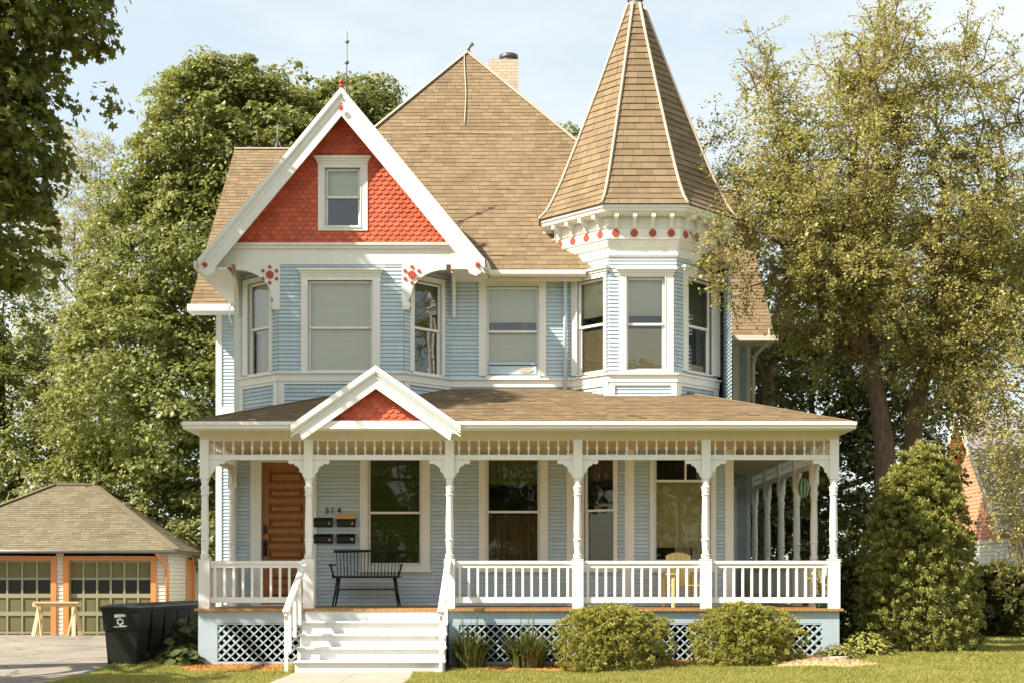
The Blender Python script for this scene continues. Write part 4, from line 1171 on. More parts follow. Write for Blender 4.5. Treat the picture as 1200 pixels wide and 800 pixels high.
def clump_tree(name, label, cat, base, trunk_top, blobs, ncl, per, rc, size, mat, bark, tr=.25, shape='diamond', shell=.55, group=None, limbs=14, up=.45):
    o = thing(name, label, cat, base, 0, group)
    P, Nn, C = crown_points(blobs, ncl, per, rc, shell, up)
    b = MB()
    tp = wiggle(base, trunk_top, 6, .05); b.tube(tp, [tr * (1.25 - .6 * i / 6) for i in range(7)], 10)
    pick = C[rng.choice(len(C), min(limbs, len(C)), replace=False)]
    for c in pick:
        s = tp[rng.integers(3, 7)]; pts = wiggle(s, c, 5, .10, .05)
        b.tube(pts, [tr * .42 * (1 - .85 * i / 5) for i in range(6)], 6)
    b.build('trunk', M[bark], o)
    leaves('crown', P, Nn, size, M[mat], o, shape)
    return o

# ------------------------------------------------------------------ trees
# maple at the left, nearest
clump_tree('maple_tree', 'dark leafy maple reaching in from the left edge, nearest tree on that side', 'tree', (-12.2, -1.8, 0), (-11.2, -1.6, 8.0),
           [(-10.4, -1.2, 9.4, 2.6, 2.3, 3.2), (-9.2, -1.0, 11.3, 2.3, 2.4, 1.9), (-9.6, -1.2, 7.2, 1.75, 2.0, 1.6), (-12.6, -1.5, 10.3, 2.6, 2.2, 3.2), (-8.9, -1.2, 9.3, 1.1, 1.2, .8), (-9.9, -1.0, 8.5, 1.7, 1.8, 1.5), (-12.6, -6.2, 4.7, 2.6, 1.9, 1.8)],
           1450, 46, .5, .15, 'maple', 'barkdark', .38, 'maple', .35, limbs=26)
# big maple behind the house
clump_tree('maple_tree', 'tall broad full maple rising behind the left gable of the blue house', 'tree', (-9.5, 20.5, 0), (-9, 20.5, 9),
           [(-8.0, 20, 12.9, 4.3, 4, 4.9), (-11.0, 20, 11.4, 2.7, 3, 3.4), (-5.2, 20.5, 15.2, 2.3, 2.5, 2.5), (-9.4, 19.5, 15.4, 2.5, 3, 2.4), (-11.6, 18.5, 7.2, 2.9, 3, 3.3), (-9.6, 18, 6, 2.4, 2.5, 3), (-12.5, 18.8, 3.6, 2.4, 2, 2.3), (-9.4, 18.3, 2.8, 2.4, 2, 2.2)],
           3400, 62, .56, .155, 'mapleback', 'bark', .4, 'diamond', .6)
clump_tree('loose_tree', 'pale thin leaved tree with sky showing through, left of the full maple', 'tree', (-17, 31, 0), (-17, 31, 12),
           [(-17.2, 31, 13.2, 2.6, 2.2, 4.2), (-16, 31, 10, 2.6, 2.2, 3.2), (-18.6, 31, 9.6, 2.4, 2, 3.2), (-16.3, 31, 16.3, 1.3, 1.2, 1.6), (-17.3, 31, 17.6, 1.7, 1.5, 2.4), (-18.6, 31, 14.8, 1.6, 1.5, 2.2)],
           1500, 22, .5, .16, 'pale', 'bark', .2, 'slim', .1, limbs=30)
clump_tree('dense_tree', 'dense mid green tree behind the left end of the garage roof', 'tree', (-18.5, 24, 0), (-18.5, 24, 5),
           [(-18.3, 24, 6.5, 3.4, 3, 3.8), (-18.6, 24.5, 10.8, 2.3, 2.2, 2.6), (-15.8, 23, 4.7, 2.6, 2.5, 2.7), (-20.5, 24, 9, 2.5, 2.5, 2.6), (-14.6, 24.5, 7.0, 1.8, 2, 2.4)],
           1100, 48, .58, .165, 'mapleback', 'barkdark', .3, 'diamond', .45)
clump_tree('dense_tree', 'small dark treetop showing between the main roof and the turret', 'tree', (2.2, 40, 0), (2.2, 40, 17),
           [(1.6, 40, 20.9, 2.2, 2.0, 2.0), (3.4, 40, 20.4, 1.8, 2, 1.8), (2.4, 40, 18.2, 3.2, 3, 3)], 260, 42, .6, .22, 'mapleback', 'barkdark', .3, 'diamond', .6)
clump_tree('dense_tree', 'dark tree mass behind the side porch and the pale forked trunk', 'tree', (9, 17, 0), (9, 17, 6),
           [(8.0, 15.5, 6.6, 2.6, 2.4, 2.6), (10.4, 16, 8.2, 3, 2.6, 3), (9.0, 15, 3.4, 2.6, 2, 2.6), (7.4, 15, 4, 1.6, 1.6, 3), (9.2, 13.5, 1.9, 3.4, 1.5, 2.3), (6.9, 12.2, 2.2, 1.3, 1.1, 2.4), (11.0, 15, 4.6, 1.5, 1.4, 2.4), (12.2, 17, 7.0, 1.8, 1.8, 2.2), (12.4, 16.5, 9.6, 2.8, 2.4, 2.6)],
           1600, 48, .58, .16, 'darkleaf', 'barkdark', .3, 'diamond', .45)
clump_tree('dense_tree', 'dark leafy tree at the right edge over the neighbouring roof', 'tree', (17.5, 14.5, 0), (17, 14.5, 6),
           [(16.2, 14, 9.2, 2.4, 2.2, 2.2), (18.2, 14, 7.5, 2.2, 2.2, 2.4), (14.4, 13, 10.2, 2.2, 2, 2)], 420, 40, .55, .17, 'darkleaf', 'barkdark', .25, 'diamond', .35)
# the trees over the street, behind the photographer: seen in the window panes
P, Nn, C = crown_points([(-34, -62, 8, 8, 6, 6), (-20, -66, 9, 8, 6, 7), (-6, -64, 8, 7, 6, 6.5), (8, -66, 9, 8, 6, 7), (22, -62, 8, 8, 6, 6), (36, -66, 9, 8, 6, 7), (-28, -60, 3, 9, 4, 3), (0, -60, 3, 14, 4, 3), (26, -60, 3, 9, 4, 3)], 2600, 30, 1.4, .3)
st_ = leaves('street_woods', P, Nn, .55, M['mapleback'], None, 'diamond'); st_['kind'] = 'stuff'
P, Nn, C = crown_points([(x, 78 + 4 * math.sin(x), 3.5, 9, 4, 4.5 + 1.5 * math.sin(x * .7)) for x in range(-96, 110, 11)], 1500, 24, 1.5, .3)
fw_ = leaves('far_woods', P, Nn, .6, M['darkleaf'], None, 'diamond'); fw_['kind'] = 'stuff'
# pale trunk behind the side porch
o = thing('pale_trunk_tree', 'pale forked trunk with thin green leaves behind the side porch roof', 'tree', (PX(897, 12), 12, 0))
b = MB()
T = lambda px, py, Y: (PX(px, Y), Y, PZ(py, Y))
b.tube([(PX(893, 12), 12, 0), T(896, 560, 12), T(901, 450, 12), T(908, 410, 12), T(918, 385, 12), T(935, 350, 11.8)], [.22, .19, .16, .14, .11, .05], 10)
b.tube([T(900, 452, 12), T(888, 425, 12), T(880, 400, 12)], [.11, .08, .05], 8); b.tube([T(906, 415, 12), T(905, 380, 12), T(925, 330, 12)], [.09, .07, .03], 8)
b.build('trunk', M['barkpale'], o)
P, Nn, C = crown_points([(PX(925, 12), 12.2, PZ(350, 12), 1.5, 1.3, 1.5), (PX(905, 12), 12, PZ(420, 12), .9, .8, .9), (PX(925, 12), 11.6, PZ(460, 12), 1.2, 1, 1.2)], 150, 36, .4, .3)
leaves('crown', P, Nn, .12, M['darkleaf'], o, 'diamond')

# olive tree at the right: limbs, branches, twigs, small leaves along the twigs
o = thing('olive_leaved_tree', 'big airy olive leaved tree with twisting trunks right of the turret', 'tree', (8.0, 5.0, 0))
b = MB(); tw = MB()
A0 = (7.95, 5.0, 0)
trunkA = [A0, T(1038, 560, 5), T(1036, 520, 5), T(1030, 475, 5), T(1021, 430, 5), T(1022, 395, 5)]
trunkB = [(8.35, 5.2, 0), T(1066, 560, 5.3), T(1069, 520, 5.3), T(1073, 485, 5.3), T(1082, 440, 5.2), T(1095, 390, 5)]
b.tube(trunkA, [.27, .24, .21, .19, .18, .14], 12); b.tube(trunkB, [.26, .23, .2, .17, .14, .10], 12)
forks = [trunkA[4], trunkA[5], trunkA[5], trunkB[4], trunkB[5]]
LT = [(868, 75, 4.5, 0), (1035, 12, 5.5, 1), (1130, 60, 5, 3), (1196, 110, 4.5, 3), (845, 255, 2.4, 0), (895, 330, 3.0, 0), (935, 235, 2.8, 0), (1100, 230, 4, 4), (1185, 250, 3.6, 4),
      (905, 165, 4.6, 1), (985, 95, 6, 1), (1165, 400, 3.4, 4), (1200, 470, 3.0, 4), (965, 300, 2.6, 1), (1060, 330, 3.4, 3), (1010, 190, 3.2, 1), (1080, 120, 6, 4), (1140, 330, 5, 4), (1220, 330, 4.4, 3), (950, 400, 4.4, 0), (1055, 60, 4.2, 1), (1020, 270, 7, 1), (880, 230, 5.5, 0), (1240, 200, 5, 3), (1120, 470, 3.6, 4)]
LP, LN, LTn = [], [], []
def twig(p, d, L, dens, droop):
    d = d / np.linalg.norm(d); n = 5; pts = [p]
    for i in range(n):
        d = d + rng.normal(size=3) * .22 + np.array([0, 0, -droop]); d /= np.linalg.norm(d); pts.append(pts[-1] + d * L / n)
    tw.tube(pts, [.009, .008, .007, .006, .005, .003], 3, False)
    pts = np.array(pts); m = max(3, int(L * dens))
    t = rng.uniform(.05, 1, m) * n; i = np.minimum(t.astype(int), n - 1); f = (t - i)[:, None]
    Q = pts[i] * (1 - f) + pts[i + 1] * f
    tg = pts[i + 1] - pts[i]; tg = tg / np.linalg.norm(tg, axis=1, keepdims=True)
    LP.append(Q + rng.normal(size=Q.shape) * .045); LN.append(rng.normal(size=Q.shape) * .6 + np.array([-.1, -.15, .75])); LTn.append(tg * .5 + rng.normal(size=Q.shape) * .7)
for (px, py, Y, fk) in LT:
    tgt = np.array(T(px, py, Y)); st = np.array(forks[fk])
    path = wiggle(st, tgt, 9, .16, .10); b.tube(path, [max(.012, .105 * (1 - i / 9.4)) for i in range(10)], 7)
    L = np.linalg.norm(tgt - st)
    nb = int(7 + L * 3.4)
    for j in range(nb):
        t = rng.uniform(.22, 1) * 9; i = min(int(t), 8); s = path[i] + (path[i + 1] - path[i]) * (t - i)
        d = (tgt - st) / L * .45 + rdir(1)[0] * .95 + np.array([0, 0, .12]); d /= np.linalg.norm(d)
        bl = rng.uniform(.6, 1.35)
        e = s + d * bl; pp = wiggle(s, e, 4, .2); b.tube(pp, [.022, .018, .014, .011, .008], 4, False)
        for q in range(8):
            w = rng.uniform(.2, 1) * 4; k = min(int(w), 3); s2 = pp[k] + (pp[k + 1] - pp[k]) * (w - k)
            twig(s2, d * .5 + rdir(1)[0], rng.uniform(.30, .72), 56, .06)
# sprays beyond the outline and in front of the turret, drooping sprays at the right
for (px, py, Y, L, dr, k) in [(838, 285, 1.4, .7, .1, 14), (845, 320, 1.5, .8, .14, 16), (860, 300, 1.7, .8, .1, 18), (870, 345, 2.2, .7, .14, 12), (828, 265, 1.5, .5, .05, 5), (880, 50, 4.5, .9, -.05, 6), (1040, 5, 5, .9, -.08, 6), (1185, 90, 4.5, 1., -.03, 8), (1165, 120, 4.5, 1., 0, 8), (840, 160, 4.4, .8, 0, 14), (850, 210, 4, .8, 0, 18), (1150, 480, 3.2, 1.1, .16, 20), (1185, 540, 3, 1.1, .2, 22), (1165, 430, 3.4, 1, .15, 16), (1195, 600, 3, 1.0, .2, 26), (1188, 640, 3, .8, .22, 18), (1165, 520, 3, .9, .2, 18), (1178, 600, 3, .8, .2, 14), (1150, 540, 3.4, .7, .2, 8), (1195, 560, 3, .9, .2, 20), (1130, 500, 3.6, .9, .15, 12), (1175, 570, 3.2, .9, .2, 12)]:
    for j in range(k): twig(np.array(T(px + rng.uniform(-16, 16), py + rng.uniform(-16, 16), Y + rng.uniform(-.3, .3))), rdir(1)[0] * .8 + np.array([-.15 if px < 1000 else .1, 0, .15 - dr * 3]), L * rng.uniform(.5, 1), 40, dr)
b.build('trunk', M['twig'], o); tw.build('twigs', M['twig'], o)
P2, N2, _ = crown_points([(PX(960, 5), 4.9, PZ(240, 5), 2.1, 1.6, 2.3), (PX(1080, 5), 5, PZ(230, 5), 2.4, 1.8, 2.4), (PX(1130, 5), 4.6, PZ(390, 5), 1.7, 1.4, 1.6), (PX(1000, 5), 4.8, PZ(380, 5), 1.6, 1.2, 1.2), (PX(890, 4), 3.6, PZ(265, 4), 1.2, 1.0, 1.2), (PX(900, 4.4), 4.4, PZ(190, 4.4), 1.5, 1.2, 1.3), (PX(1050, 5), 5.2, PZ(100, 5), 1.9, 1.4, 1.3), (PX(860, 4), 3.9, PZ(300, 4), .8, .7, .9), (PX(1150, 4), 4.2, PZ(460, 4), 1.3, 1.0, 1.3), (PX(1195, 4), 3.8, PZ(520, 4), .9, .8, 1.5), (PX(1090, 5), 5.0, PZ(440, 5), 1.2, .8, .9)], 1700, 34, .42, .2)
leaves('crown', np.concatenate(LP + [P2]), np.concatenate(LN + [N2]), .068, M['olive'], o, 'diamond', np.concatenate(LTn + [rdir(len(P2))]))

# ------------------------------------------------------------------ shrubs
def shell_shrub(name, label, cat, base, prof, n, size, mat, shape, stem=True, lump=.10, upb=.5, group=None, stretch=(1, 1), depth=.35, csize=.17):
    """prof: (radius, z) silhouette; leaf sprays through the outer part of it"""
    o = thing(name, label, cat, base, 0, group)
    pz = np.array([p[1] for p in prof]); pr_ = np.array([p[0] for p in prof])
    area = np.cumsum(np.concatenate([[0], np.diff(pz) * 1 + np.abs(np.diff(pr_)) * 1])); area /= area[-1]
    per = 40; nc = n // per
    def shellpt(m, dep):
        q_ = rng.uniform(0, 1, m); z = np.interp(q_, area, pz); r = np.interp(q_, area, pr_); a = rng.uniform(0, 2 * math.pi, m)
        bv = 1 + lump * (np.sin(a * 3 + z * 4.1) * np.sin(z * 5.7 + a * 2) + .5 * np.sin(a * 9 - z * 9) * np.sin(z * 13 + a * 2))
        k = bv * (1 - dep * rng.uniform(0, 1, m) ** 1.6)
        slope = np.interp(q_, area, np.gradient(pr_, pz + np.arange(len(pz)) * 1e-6))
        d = unit(np.stack([np.cos(a), np.sin(a), np.clip(-slope, -.3, 3)], 1))
        return np.stack([np.cos(a) * r * k * stretch[0], np.sin(a) * r * k * stretch[1], z * (1 - (1 - k) * .35)], 1), d
    C, d = shellpt(nc, depth)
    hol = np.sin(C[:, 0] * 7.3 + C[:, 2] * 3.1 + 1) * np.sin(C[:, 2] * 8.1 - C[:, 1] * 5.7) + .5 * np.sin(C[:, 0] * 15 + C[:, 2] * 13 + C[:, 1] * 9)
    C = C * (1 + rng.normal(size=(nc, 1)) * .025 * np.array([1, 1, .5])) - d * csize * (.45 + .7 * np.clip(-hol, 0, 2))[:, None]
    kp = (hol > -.85) | (rng.uniform(size=nc) < .25); C, d = C[kp], d[kp]; nc = len(C)
    e = unit(rng.normal(size=(nc, per, 3)) * .8 + d[:, None] * .9 + np.array([0, 0, upb * .5]))
    rad = csize * rng.uniform(.6, 1.35, nc)[:, None, None] * rng.uniform(.35, 1, (nc, per, 1))
    P = (C[:, None] + e * rad).reshape(-1, 3); e = e.reshape(-1, 3); n = len(P)
    st__ = rng.uniform(size=n) < .02; P[st__] += e[st__] * csize * rng.uniform(.3, 1.0, (st__.sum(), 1))
    m_i = n // 4
    Pi, di = shellpt(m_i, .2); kk = rng.uniform(.25, .82, (m_i, 1)); Pi = Pi * np.concatenate([kk, kk, .15 + .8 * kk ** .5 * np.ones((m_i, 1))], 1)
    P = np.concatenate([P, Pi]); e = np.concatenate([e, di]); n = len(P)
    P[:, 2] = np.maximum(P[:, 2], .02)
    tang = e * .9 + np.array([0, 0, upb * .6]); Nn = rng.normal(size=(n, 3)) * .7 + np.array([0, 0, .5]) + e * .3
    if stem:
        b = MB()
        for k in range(5):
            t = 2 * math.pi * k / 5; e = (base[0] + .4 * pr_.max() * math.cos(t) * stretch[0], base[1] + .4 * pr_.max() * math.sin(t) * stretch[1], base[2] + pz[-1] * .7)
            b.tube(wiggle((base[0] + .06 * math.cos(t), base[1] + .06 * math.sin(t), base[2]), e, 4, .1), [.035, .03, .025, .018, .01], 6)
        b.build('stem', M['barkdark'], o)
    leaves('foliage', P + np.array(base), Nn, size, M[mat], o, shape, tang, .25)
    return o
shell_shrub('arborvitae', 'tall rounded cedar shrub standing right of the porch corner', 'shrub', (PX(1078, 1.5), 1.5, .05),
            [(.92, .0), (1.15, .3), (1.23, .8), (1.20, 1.4), (1.08, 2.1), (.92, 2.75), (.74, 3.3), (.52, 3.7), (.26, 3.92), (.02, 4.0)], 150000, .066, 'cedar', 'spray', lump=.06, upb=.9, csize=.15, depth=.45)
for (px, yy, sx, lab, r_) in ((717, -.95, 1.0, 'rounded evergreen shrub against the lattice, just right of the two blade leaved clumps', 1.04), (873, -.95, 1.0, 'rounded evergreen shrub against the lattice, nearer the stone and wood chips', 1.0)):
    shell_shrub('round_shrub', lab, 'shrub', (PX(px, yy), yy, G(yy, PX(px, yy)) - (.01 if px < 800 else .09)), [(.80, .0), (.97, .12), (1.05, .35), (1.06, .6), (.94, .85), (.66, 1.02), (.3, 1.11), (.02, 1.13)], 68000, .044, 'yew', 'spray', lump=.07, upb=.7, csize=.115, depth=.55, group='round shrubs before the porch', stretch=(r_, .80))
shell_shrub('round_shrub', 'dark round bush on the shaded lawn before the white siding', 'shrub', (PX(1185, 12), 12.4, 0), [(1.0, 0), (1.35, .5), (1.4, 1.0), (1.1, 1.6), (.5, 1.9), (.02, 2.0)], 26000, .11, 'darkleaf', 'diamond', lump=.12, csize=.25, depth=.6)
shell_shrub('round_shrub', 'small loose bush filling the gap beside the side porch', 'shrub', (PX(1000, 4.5), 4.6, 0), [(.5, 0), (.7, .5), (.7, 1.2), (.5, 1.8), (.02, 2.1)], 9000, .09, 'darkleaf', 'diamond', lump=.15, csize=.2, depth=.7)
def blade_clump(name, label, x, y, n, h, spread, group, mat='iris', w=.016, stalk=0):
    o = thing(name, label, 'plant', (x, y, G(y)), 0, group); b = MB()
    for i in range(n):
        a = rng.uniform(0, 2 * math.pi); rr = rng.uniform(0, .24) * spread / .4; hh = h * rng.uniform(.6, 1.1); out_ = spread * rng.uniform(.15, 1)
        p0 = np.array([x + rr * math.cos(a), y + rr * math.sin(a) * .7, G(y)])
        dv = np.array([math.cos(a), math.sin(a) * .7, 0]); sd = np.array([-math.sin(a), math.cos(a), 0]) * w
        bend = rng.uniform(.2, 1)
        pts = [p0 + dv * out_ * t ** 1.6 + np.array([0, 0, hh * (t - .62 * bend * t ** 2.4)]) for t in (0, .3, .6, .85, 1)]
        wd = [.7, 1, .9, .55, .05]
        for j in range(4): b.face([pts[j] - sd * wd[j], pts[j] + sd * wd[j], pts[j + 1] + sd * wd[j + 1], pts[j + 1] - sd * wd[j + 1]], smooth=True)
    b.build('leaves', M[mat], o)
    if stalk:
        s = MB()
        for i in range(stalk):
            a = rng.uniform(0, 6.28); s.tube([(x + .08 * math.cos(a), y + .08 * math.sin(a), G(y)), (x + .16 * math.cos(a), y + .12 * math.sin(a), h * 1.25 * rng.uniform(.8, 1.05))], [.006, .004], 4)
        s.build('stalk', M[mat], o)
    return o
blade_clump('blade_plant', 'blade leaved clump nearest the steps, before the lattice', PX(551, -.45), -.45, 300, .80, .44, 'blade leaved clumps', stalk=9)
blade_clump('blade_plant', 'wider blade leaved clump between the other clump and the first round shrub', PX(618, -.45), -.45, 420, .80, .52, 'blade leaved clumps', stalk=12)
# hosta
def leafy(name, label, base, n, rad, h, size, mat, shape='round', cat='plant'):
    o = thing(name, label, cat, base); P = []; Nn = []; Tn = []
    a = rng.uniform(0, 6.283, n); r = rad * rng.uniform(.1, 1, n) ** .7; z = h * (1 - (r / rad) ** 2 * .7) * rng.uniform(.55, 1, n)
    d = np.stack([np.cos(a), np.sin(a), np.zeros(n)], 1)
    P = d * r[:, None] + np.stack([0 * z, 0 * z, z], 1) + np.array(base)
    b = MB()
    for i in range(0, n, 3): b.tube([Vector(base), Vector(P[i])], [.006, .004], 3, False)
    b.build('stem', M['iris'], o)
    leaves('leaves', P, d * .5 + np.array([0, 0, .9]) + rng.normal(size=(n, 3)) * .25, size, M[mat], o, shape, d + np.array([0, 0, -.25]), .3)
    return o
leafy('hosta_plant', 'low broad leaved plant in shade between the bins and the porch corner', (PX(213, .1), .15, 0), 130, .42, .42, .19, 'hosta')
leafy('hosta_plant', 'taller shaded leafy plant behind the low one beside the bins', (PX(221, 1.2), 1.2, 0), 150, .40, .95, .17, 'hosta')
leafy('leafy_weed', 'pale leafy weed growing against the lattice beside the stone', (PX(985, -.4), -.38, .13), 300, .42, .30, .065, 'cedar')
leafy('leafy_weed', 'scrambling leafy plant at the foot of the tall cedar shrub', (PX(1015, .1), .1, .13), 420, .50, .50, .075, 'yew')
# plant of the pot
b = MB()
for i in range(14):
    a = rng.uniform(0, 6.28); l = rng.uniform(.2, .42)
    b.tube([(tp.location[0], tp.location[1], 1.22), (tp.location[0] + .08 * math.cos(a), tp.location[1] + .08 * math.sin(a), 1.22 + l * .7), (tp.location[0] + .18 * math.cos(a), tp.location[1] + .18 * math.sin(a), 1.22 + l)], .006, 4)
b.build('stem', M['iris'], tp)
n = 70; a = rng.uniform(0, 6.283, n); rr = rng.uniform(.03, .2, n); P = np.stack([tp.location[0] + rr * np.cos(a), tp.location[1] + rr * np.sin(a), 1.26 + rng.uniform(0, .4, n)], 1)
leaves('leaves', P, rdir(n) + np.array([0, 0, .6]), .10, M['yew'], tp, 'round')

# ================================================================== GARAGE
GY = 13.7
gar = thing('garage', 'cream two door garage with hipped shingle roof and orange trim', 'garage', (-13.2, 16.8, 0))
gx0, gx1 = -17.0, -9.6
D = [(PX(81, GY), PX(177, GY)), (PX(81, GY) - 3.0, PX(60, GY))]
dz1 = PZ(656, GY)
Fgr = Fr((gx0, GY), (gx1, GY)); Fgs2 = Fr((gx1, GY), (gx1, GY + 6.2))
b = MB()
siding(b, Fgr, 0, 2.3, [(d[0] - gx0 - .14, d[1] - gx0 + .14, -1, 2.6) for d in D], exp=.11)
siding(b, Fgs2, 0, 2.3, [(2.15, 2.95, -.2, 2.2)], exp=.11)
b.face([(gx0, GY + 6.2, 0), (gx0, GY, 0), (gx0, GY, 2.3), (gx0, GY + 6.2, 2.3)]); b.face([(gx1, GY + 6.2, 0), (gx0, GY + 6.2, 0), (gx0, GY + 6.2, 2.3), (gx1, GY + 6.2, 2.3)])
b.build('wall', M['garwall'], gar)
e0, e1, f0, f1, ze, zr = gx0 - .35, gx1 + .33, GY - .35, GY + 6.55, 2.36, 4.42
rl, rr_ = (PX(65, GY + 3.1), GY + 3.1, zr), (PX(110, GY + 3.1), GY + 3.1, zr)
b = MB()
for p in ([(e0, f0, ze), (e1, f0, ze), rr_, rl], [(e1, f0, ze), (e1, f1, ze), rr_], [(e1, f1, ze), (e0, f1, ze), rl, rr_], [(e0, f1, ze), (e0, f0, ze), rl]): shingle(b, p, .13)
gr = b.build('roof', M['groof'], gar)
b = MB()
for c, r_ in (((e1, f0, ze), rr_), ((e1, f1, ze), rr_), ((e0, f0, ze), rl)): b.bar(Vector(c) + Vector((0, 0, .02)), Vector(r_) + Vector((0, 0, .02)), .2, .03)
b.bar(rl, rr_, .2, .05); b.build('hip_cap', M['groof'], gr)
b = MB(); b.box(e0, e1, f0, f1, ze - .03, ze - .01); b.box(e0 - .01, e1 + .01, f0 - .03, f0, ze - .10, ze - .005); b.box(e1, e1 + .03, f0, f1, ze - .10, ze - .005); b.build('fascia', M['bark'], gr)
b = MB(); b.tube([(e0, f0 - .08, ze - .04), (e1 + .02, f0 - .08, ze - .04)], .05, 8); b.build('gutter', M['rodmetal'], gr)
dsx = PX(193, GY)
b = MB(); b.tube([(dsx - .12, f0 - .06, ze - .08), (dsx - .1, GY - .2, ze - .2), (dsx + .1, GY - .1, ze - .42), (dsx + .1, GY - .08, 0.1)], .055, 8); b.build('downspout', M['gartrim'], gar)
for d in D:
    b = MB()
    for x0, x1 in ((d[0] - .15, d[0]), (d[1], d[1] + .15)): b.box(x0, x1, GY - .05, GY + .12, 0, dz1 + .12)
    b.box(d[0], d[1], GY - .048, GY + .12, dz1, dz1 + .12)
    b.build('door_frame', M['gartrim'], gar)
for d in D:
    b = MB(); nx, nz = 6, 4; W = d[1] - d[0]; fw = .055
    b.box(d[0], d[1], GY + .10, GY + .13, 0, dz1 - .0)
    zs = [0.02, .50, .98, 1.50, dz1 - .02]
    zs = [.06 + (dz1 - .08) * k / 4 for k in range(5)]
    for k in range(5): b.box(d[0], d[1], GY + .055, GY + .10, zs[k] - fw / 2, zs[k] + fw / 2 + (.06 if k in (1, 2) else 0))
    for k in range(7):
        x = d[0] + W * k / 6; b.box(max(d[0], x - fw / 2), min(d[1], x + fw / 2), GY + .056, GY + .101, 0, dz1)
    o = b.build('garage_door', M['gardoor'], gar)
    for r_ in (0, 1, 3):
        for k in range(6): b = MB(); b.box(d[0] + W * k / 6 + .05, d[0] + W * (k + 1) / 6 - .05, GY + .085, GY + .099, zs[r_] + .06, zs[r_ + 1] - .05); b.build('door_panel', M['garpanel'], o)
    b = MB()
    for k in range(6): b.box(d[0] + W * k / 6 + .03, d[0] + W * (k + 1) / 6 - .03, GY + .082, GY + .0995, zs[2] + .085, zs[3] - .03)
    b.build('window_pane', M['black'], o)
b = MB(); b.fbox(Fgs2, 2.05, 2.2, -.02, .05, .0, 2.2); b.fbox(Fgs2, 2.9, 3.05, -.02, .05, .0, 2.2); b.fbox(Fgs2, 2.2, 2.9, -.05, .0, .0, 2.15); b.build('side_door', M['gartrim'], gar)

# sawhorse
sh = thing('sawhorse', 'pale raw lumber sawhorse standing before the garage doors', 'sawhorse', (PX(67, 12.9), 12.9, 0))
b = MB(); b.box(-.66, .66, -.05, .05, .80, .90); b.box(-.62, .62, -.14, .14, .895, .935); b.build('beam', M['lumber'], sh, local=True)
for sx in (-1, 1):
    for sy in (-1, 1):
        b = MB(); b.bar((sx * .46, sy * .04, .86), (sx * .55, sy * .30, 0), .045, .10, (1, 0, 0)); b.build('leg', M['lumber'], sh, local=True)
    b = MB(); b.bar((sx * .50, -.17, .42), (sx * .50, .17, .42), .04, .10); b.build('brace', M['lumber'], sh, local=True)
    b = MB(); b.bar((sx * .36, -.2, .0), (sx * .5, -.09, .78), .04, .09, (0, 1, 0)); b.build('brace', M['lumber'], sh, local=True)

# ================================================================== BINS
def make_bin(loc, rz, label):
    o = thing('wheelie_bin', label, 'bin', loc, rz, 'black bins in a row beside the porch')
    b = MB()
    def sec(w, y0, y1, z): return [(-w, y0, z), (w, y0, z), (w, y1, z), (-w, y1, z)]
    S_ = [sec(.25, -.24, .22, .0), sec(.255, -.25, .23, .06), sec(.29, -.29, .30, .62), sec(.305, -.315, .315, .63), sec(.32, -.345, .36, .94), sec(.335, -.36, .37, .945), sec(.337, -.362, .372, .99)]
    for i in range(len(S_) - 1):
        for k in range(4): b.face([S_[i][k], S_[i][(k + 1) % 4], S_[i + 1][(k + 1) % 4], S_[i + 1][k]])
    b.face(S_[0][::-1]); b.face(S_[-1])
    b.build('body', M['bin'], o, local=True, bevel=.012)
    b = MB(); T_ = [sec(.345, -.385, .36, .992), sec(.35, -.39, .37, 1.02), sec(.33, -.36, .36, 1.045), sec(.20, -.22, .25, 1.085)]
    for i in range(3):
        for k in range(4): b.face([T_[i][k], T_[i][(k + 1) % 4], T_[i + 1][(k + 1) % 4], T_[i + 1][k]])
    b.face(T_[0][::-1]); b.face(T_[-1])
    b.build('lid', M['lid'], o, local=True, bevel=.015)
    b = MB(); b.tube([(-.26, .37, .93), (-.26, .44, .97), (.26, .44, .97), (.26, .37, .93)], .016, 7); b.build('handle', M['lid'], o, local=True)
    for sx in (-1, 1):
        b = MB(); b.tube([(sx * .25, .25, .11), (sx * .30, .25, .11)], .11, 14); b.build('wheel', M['rubber'], o, local=True)
    return o
bl = ['front black bin with the white recycling emblem, nearest in the row', 'black bin directly behind the one with the white emblem', 'black bin third in the row beside the porch', 'black bin fourth in the row beside the porch', 'black bin next to last in the row', 'black bin farthest back in the row beside the porch']
FB = None
for i in range(6):
    y = -.05 + .80 * i
    o = None
    if i == 0: FB = make_bin((PX(150, -.05) - .02, y, 0.0), R(-4), bl[0])
    else:
        o = FB.copy(); COL.objects.link(o); o.location = (FB.location[0] - .0 + .035 * i, y, 0); o.rotation_euler = (0, 0, R(-4 + random.uniform(-3, 3))); o['label'] = bl[i]
        for c in kids:
            d = c.copy(); COL.objects.link(d); d.parent = o
    if i == 0: kids = [c for c in COL.objects if c.parent == FB]
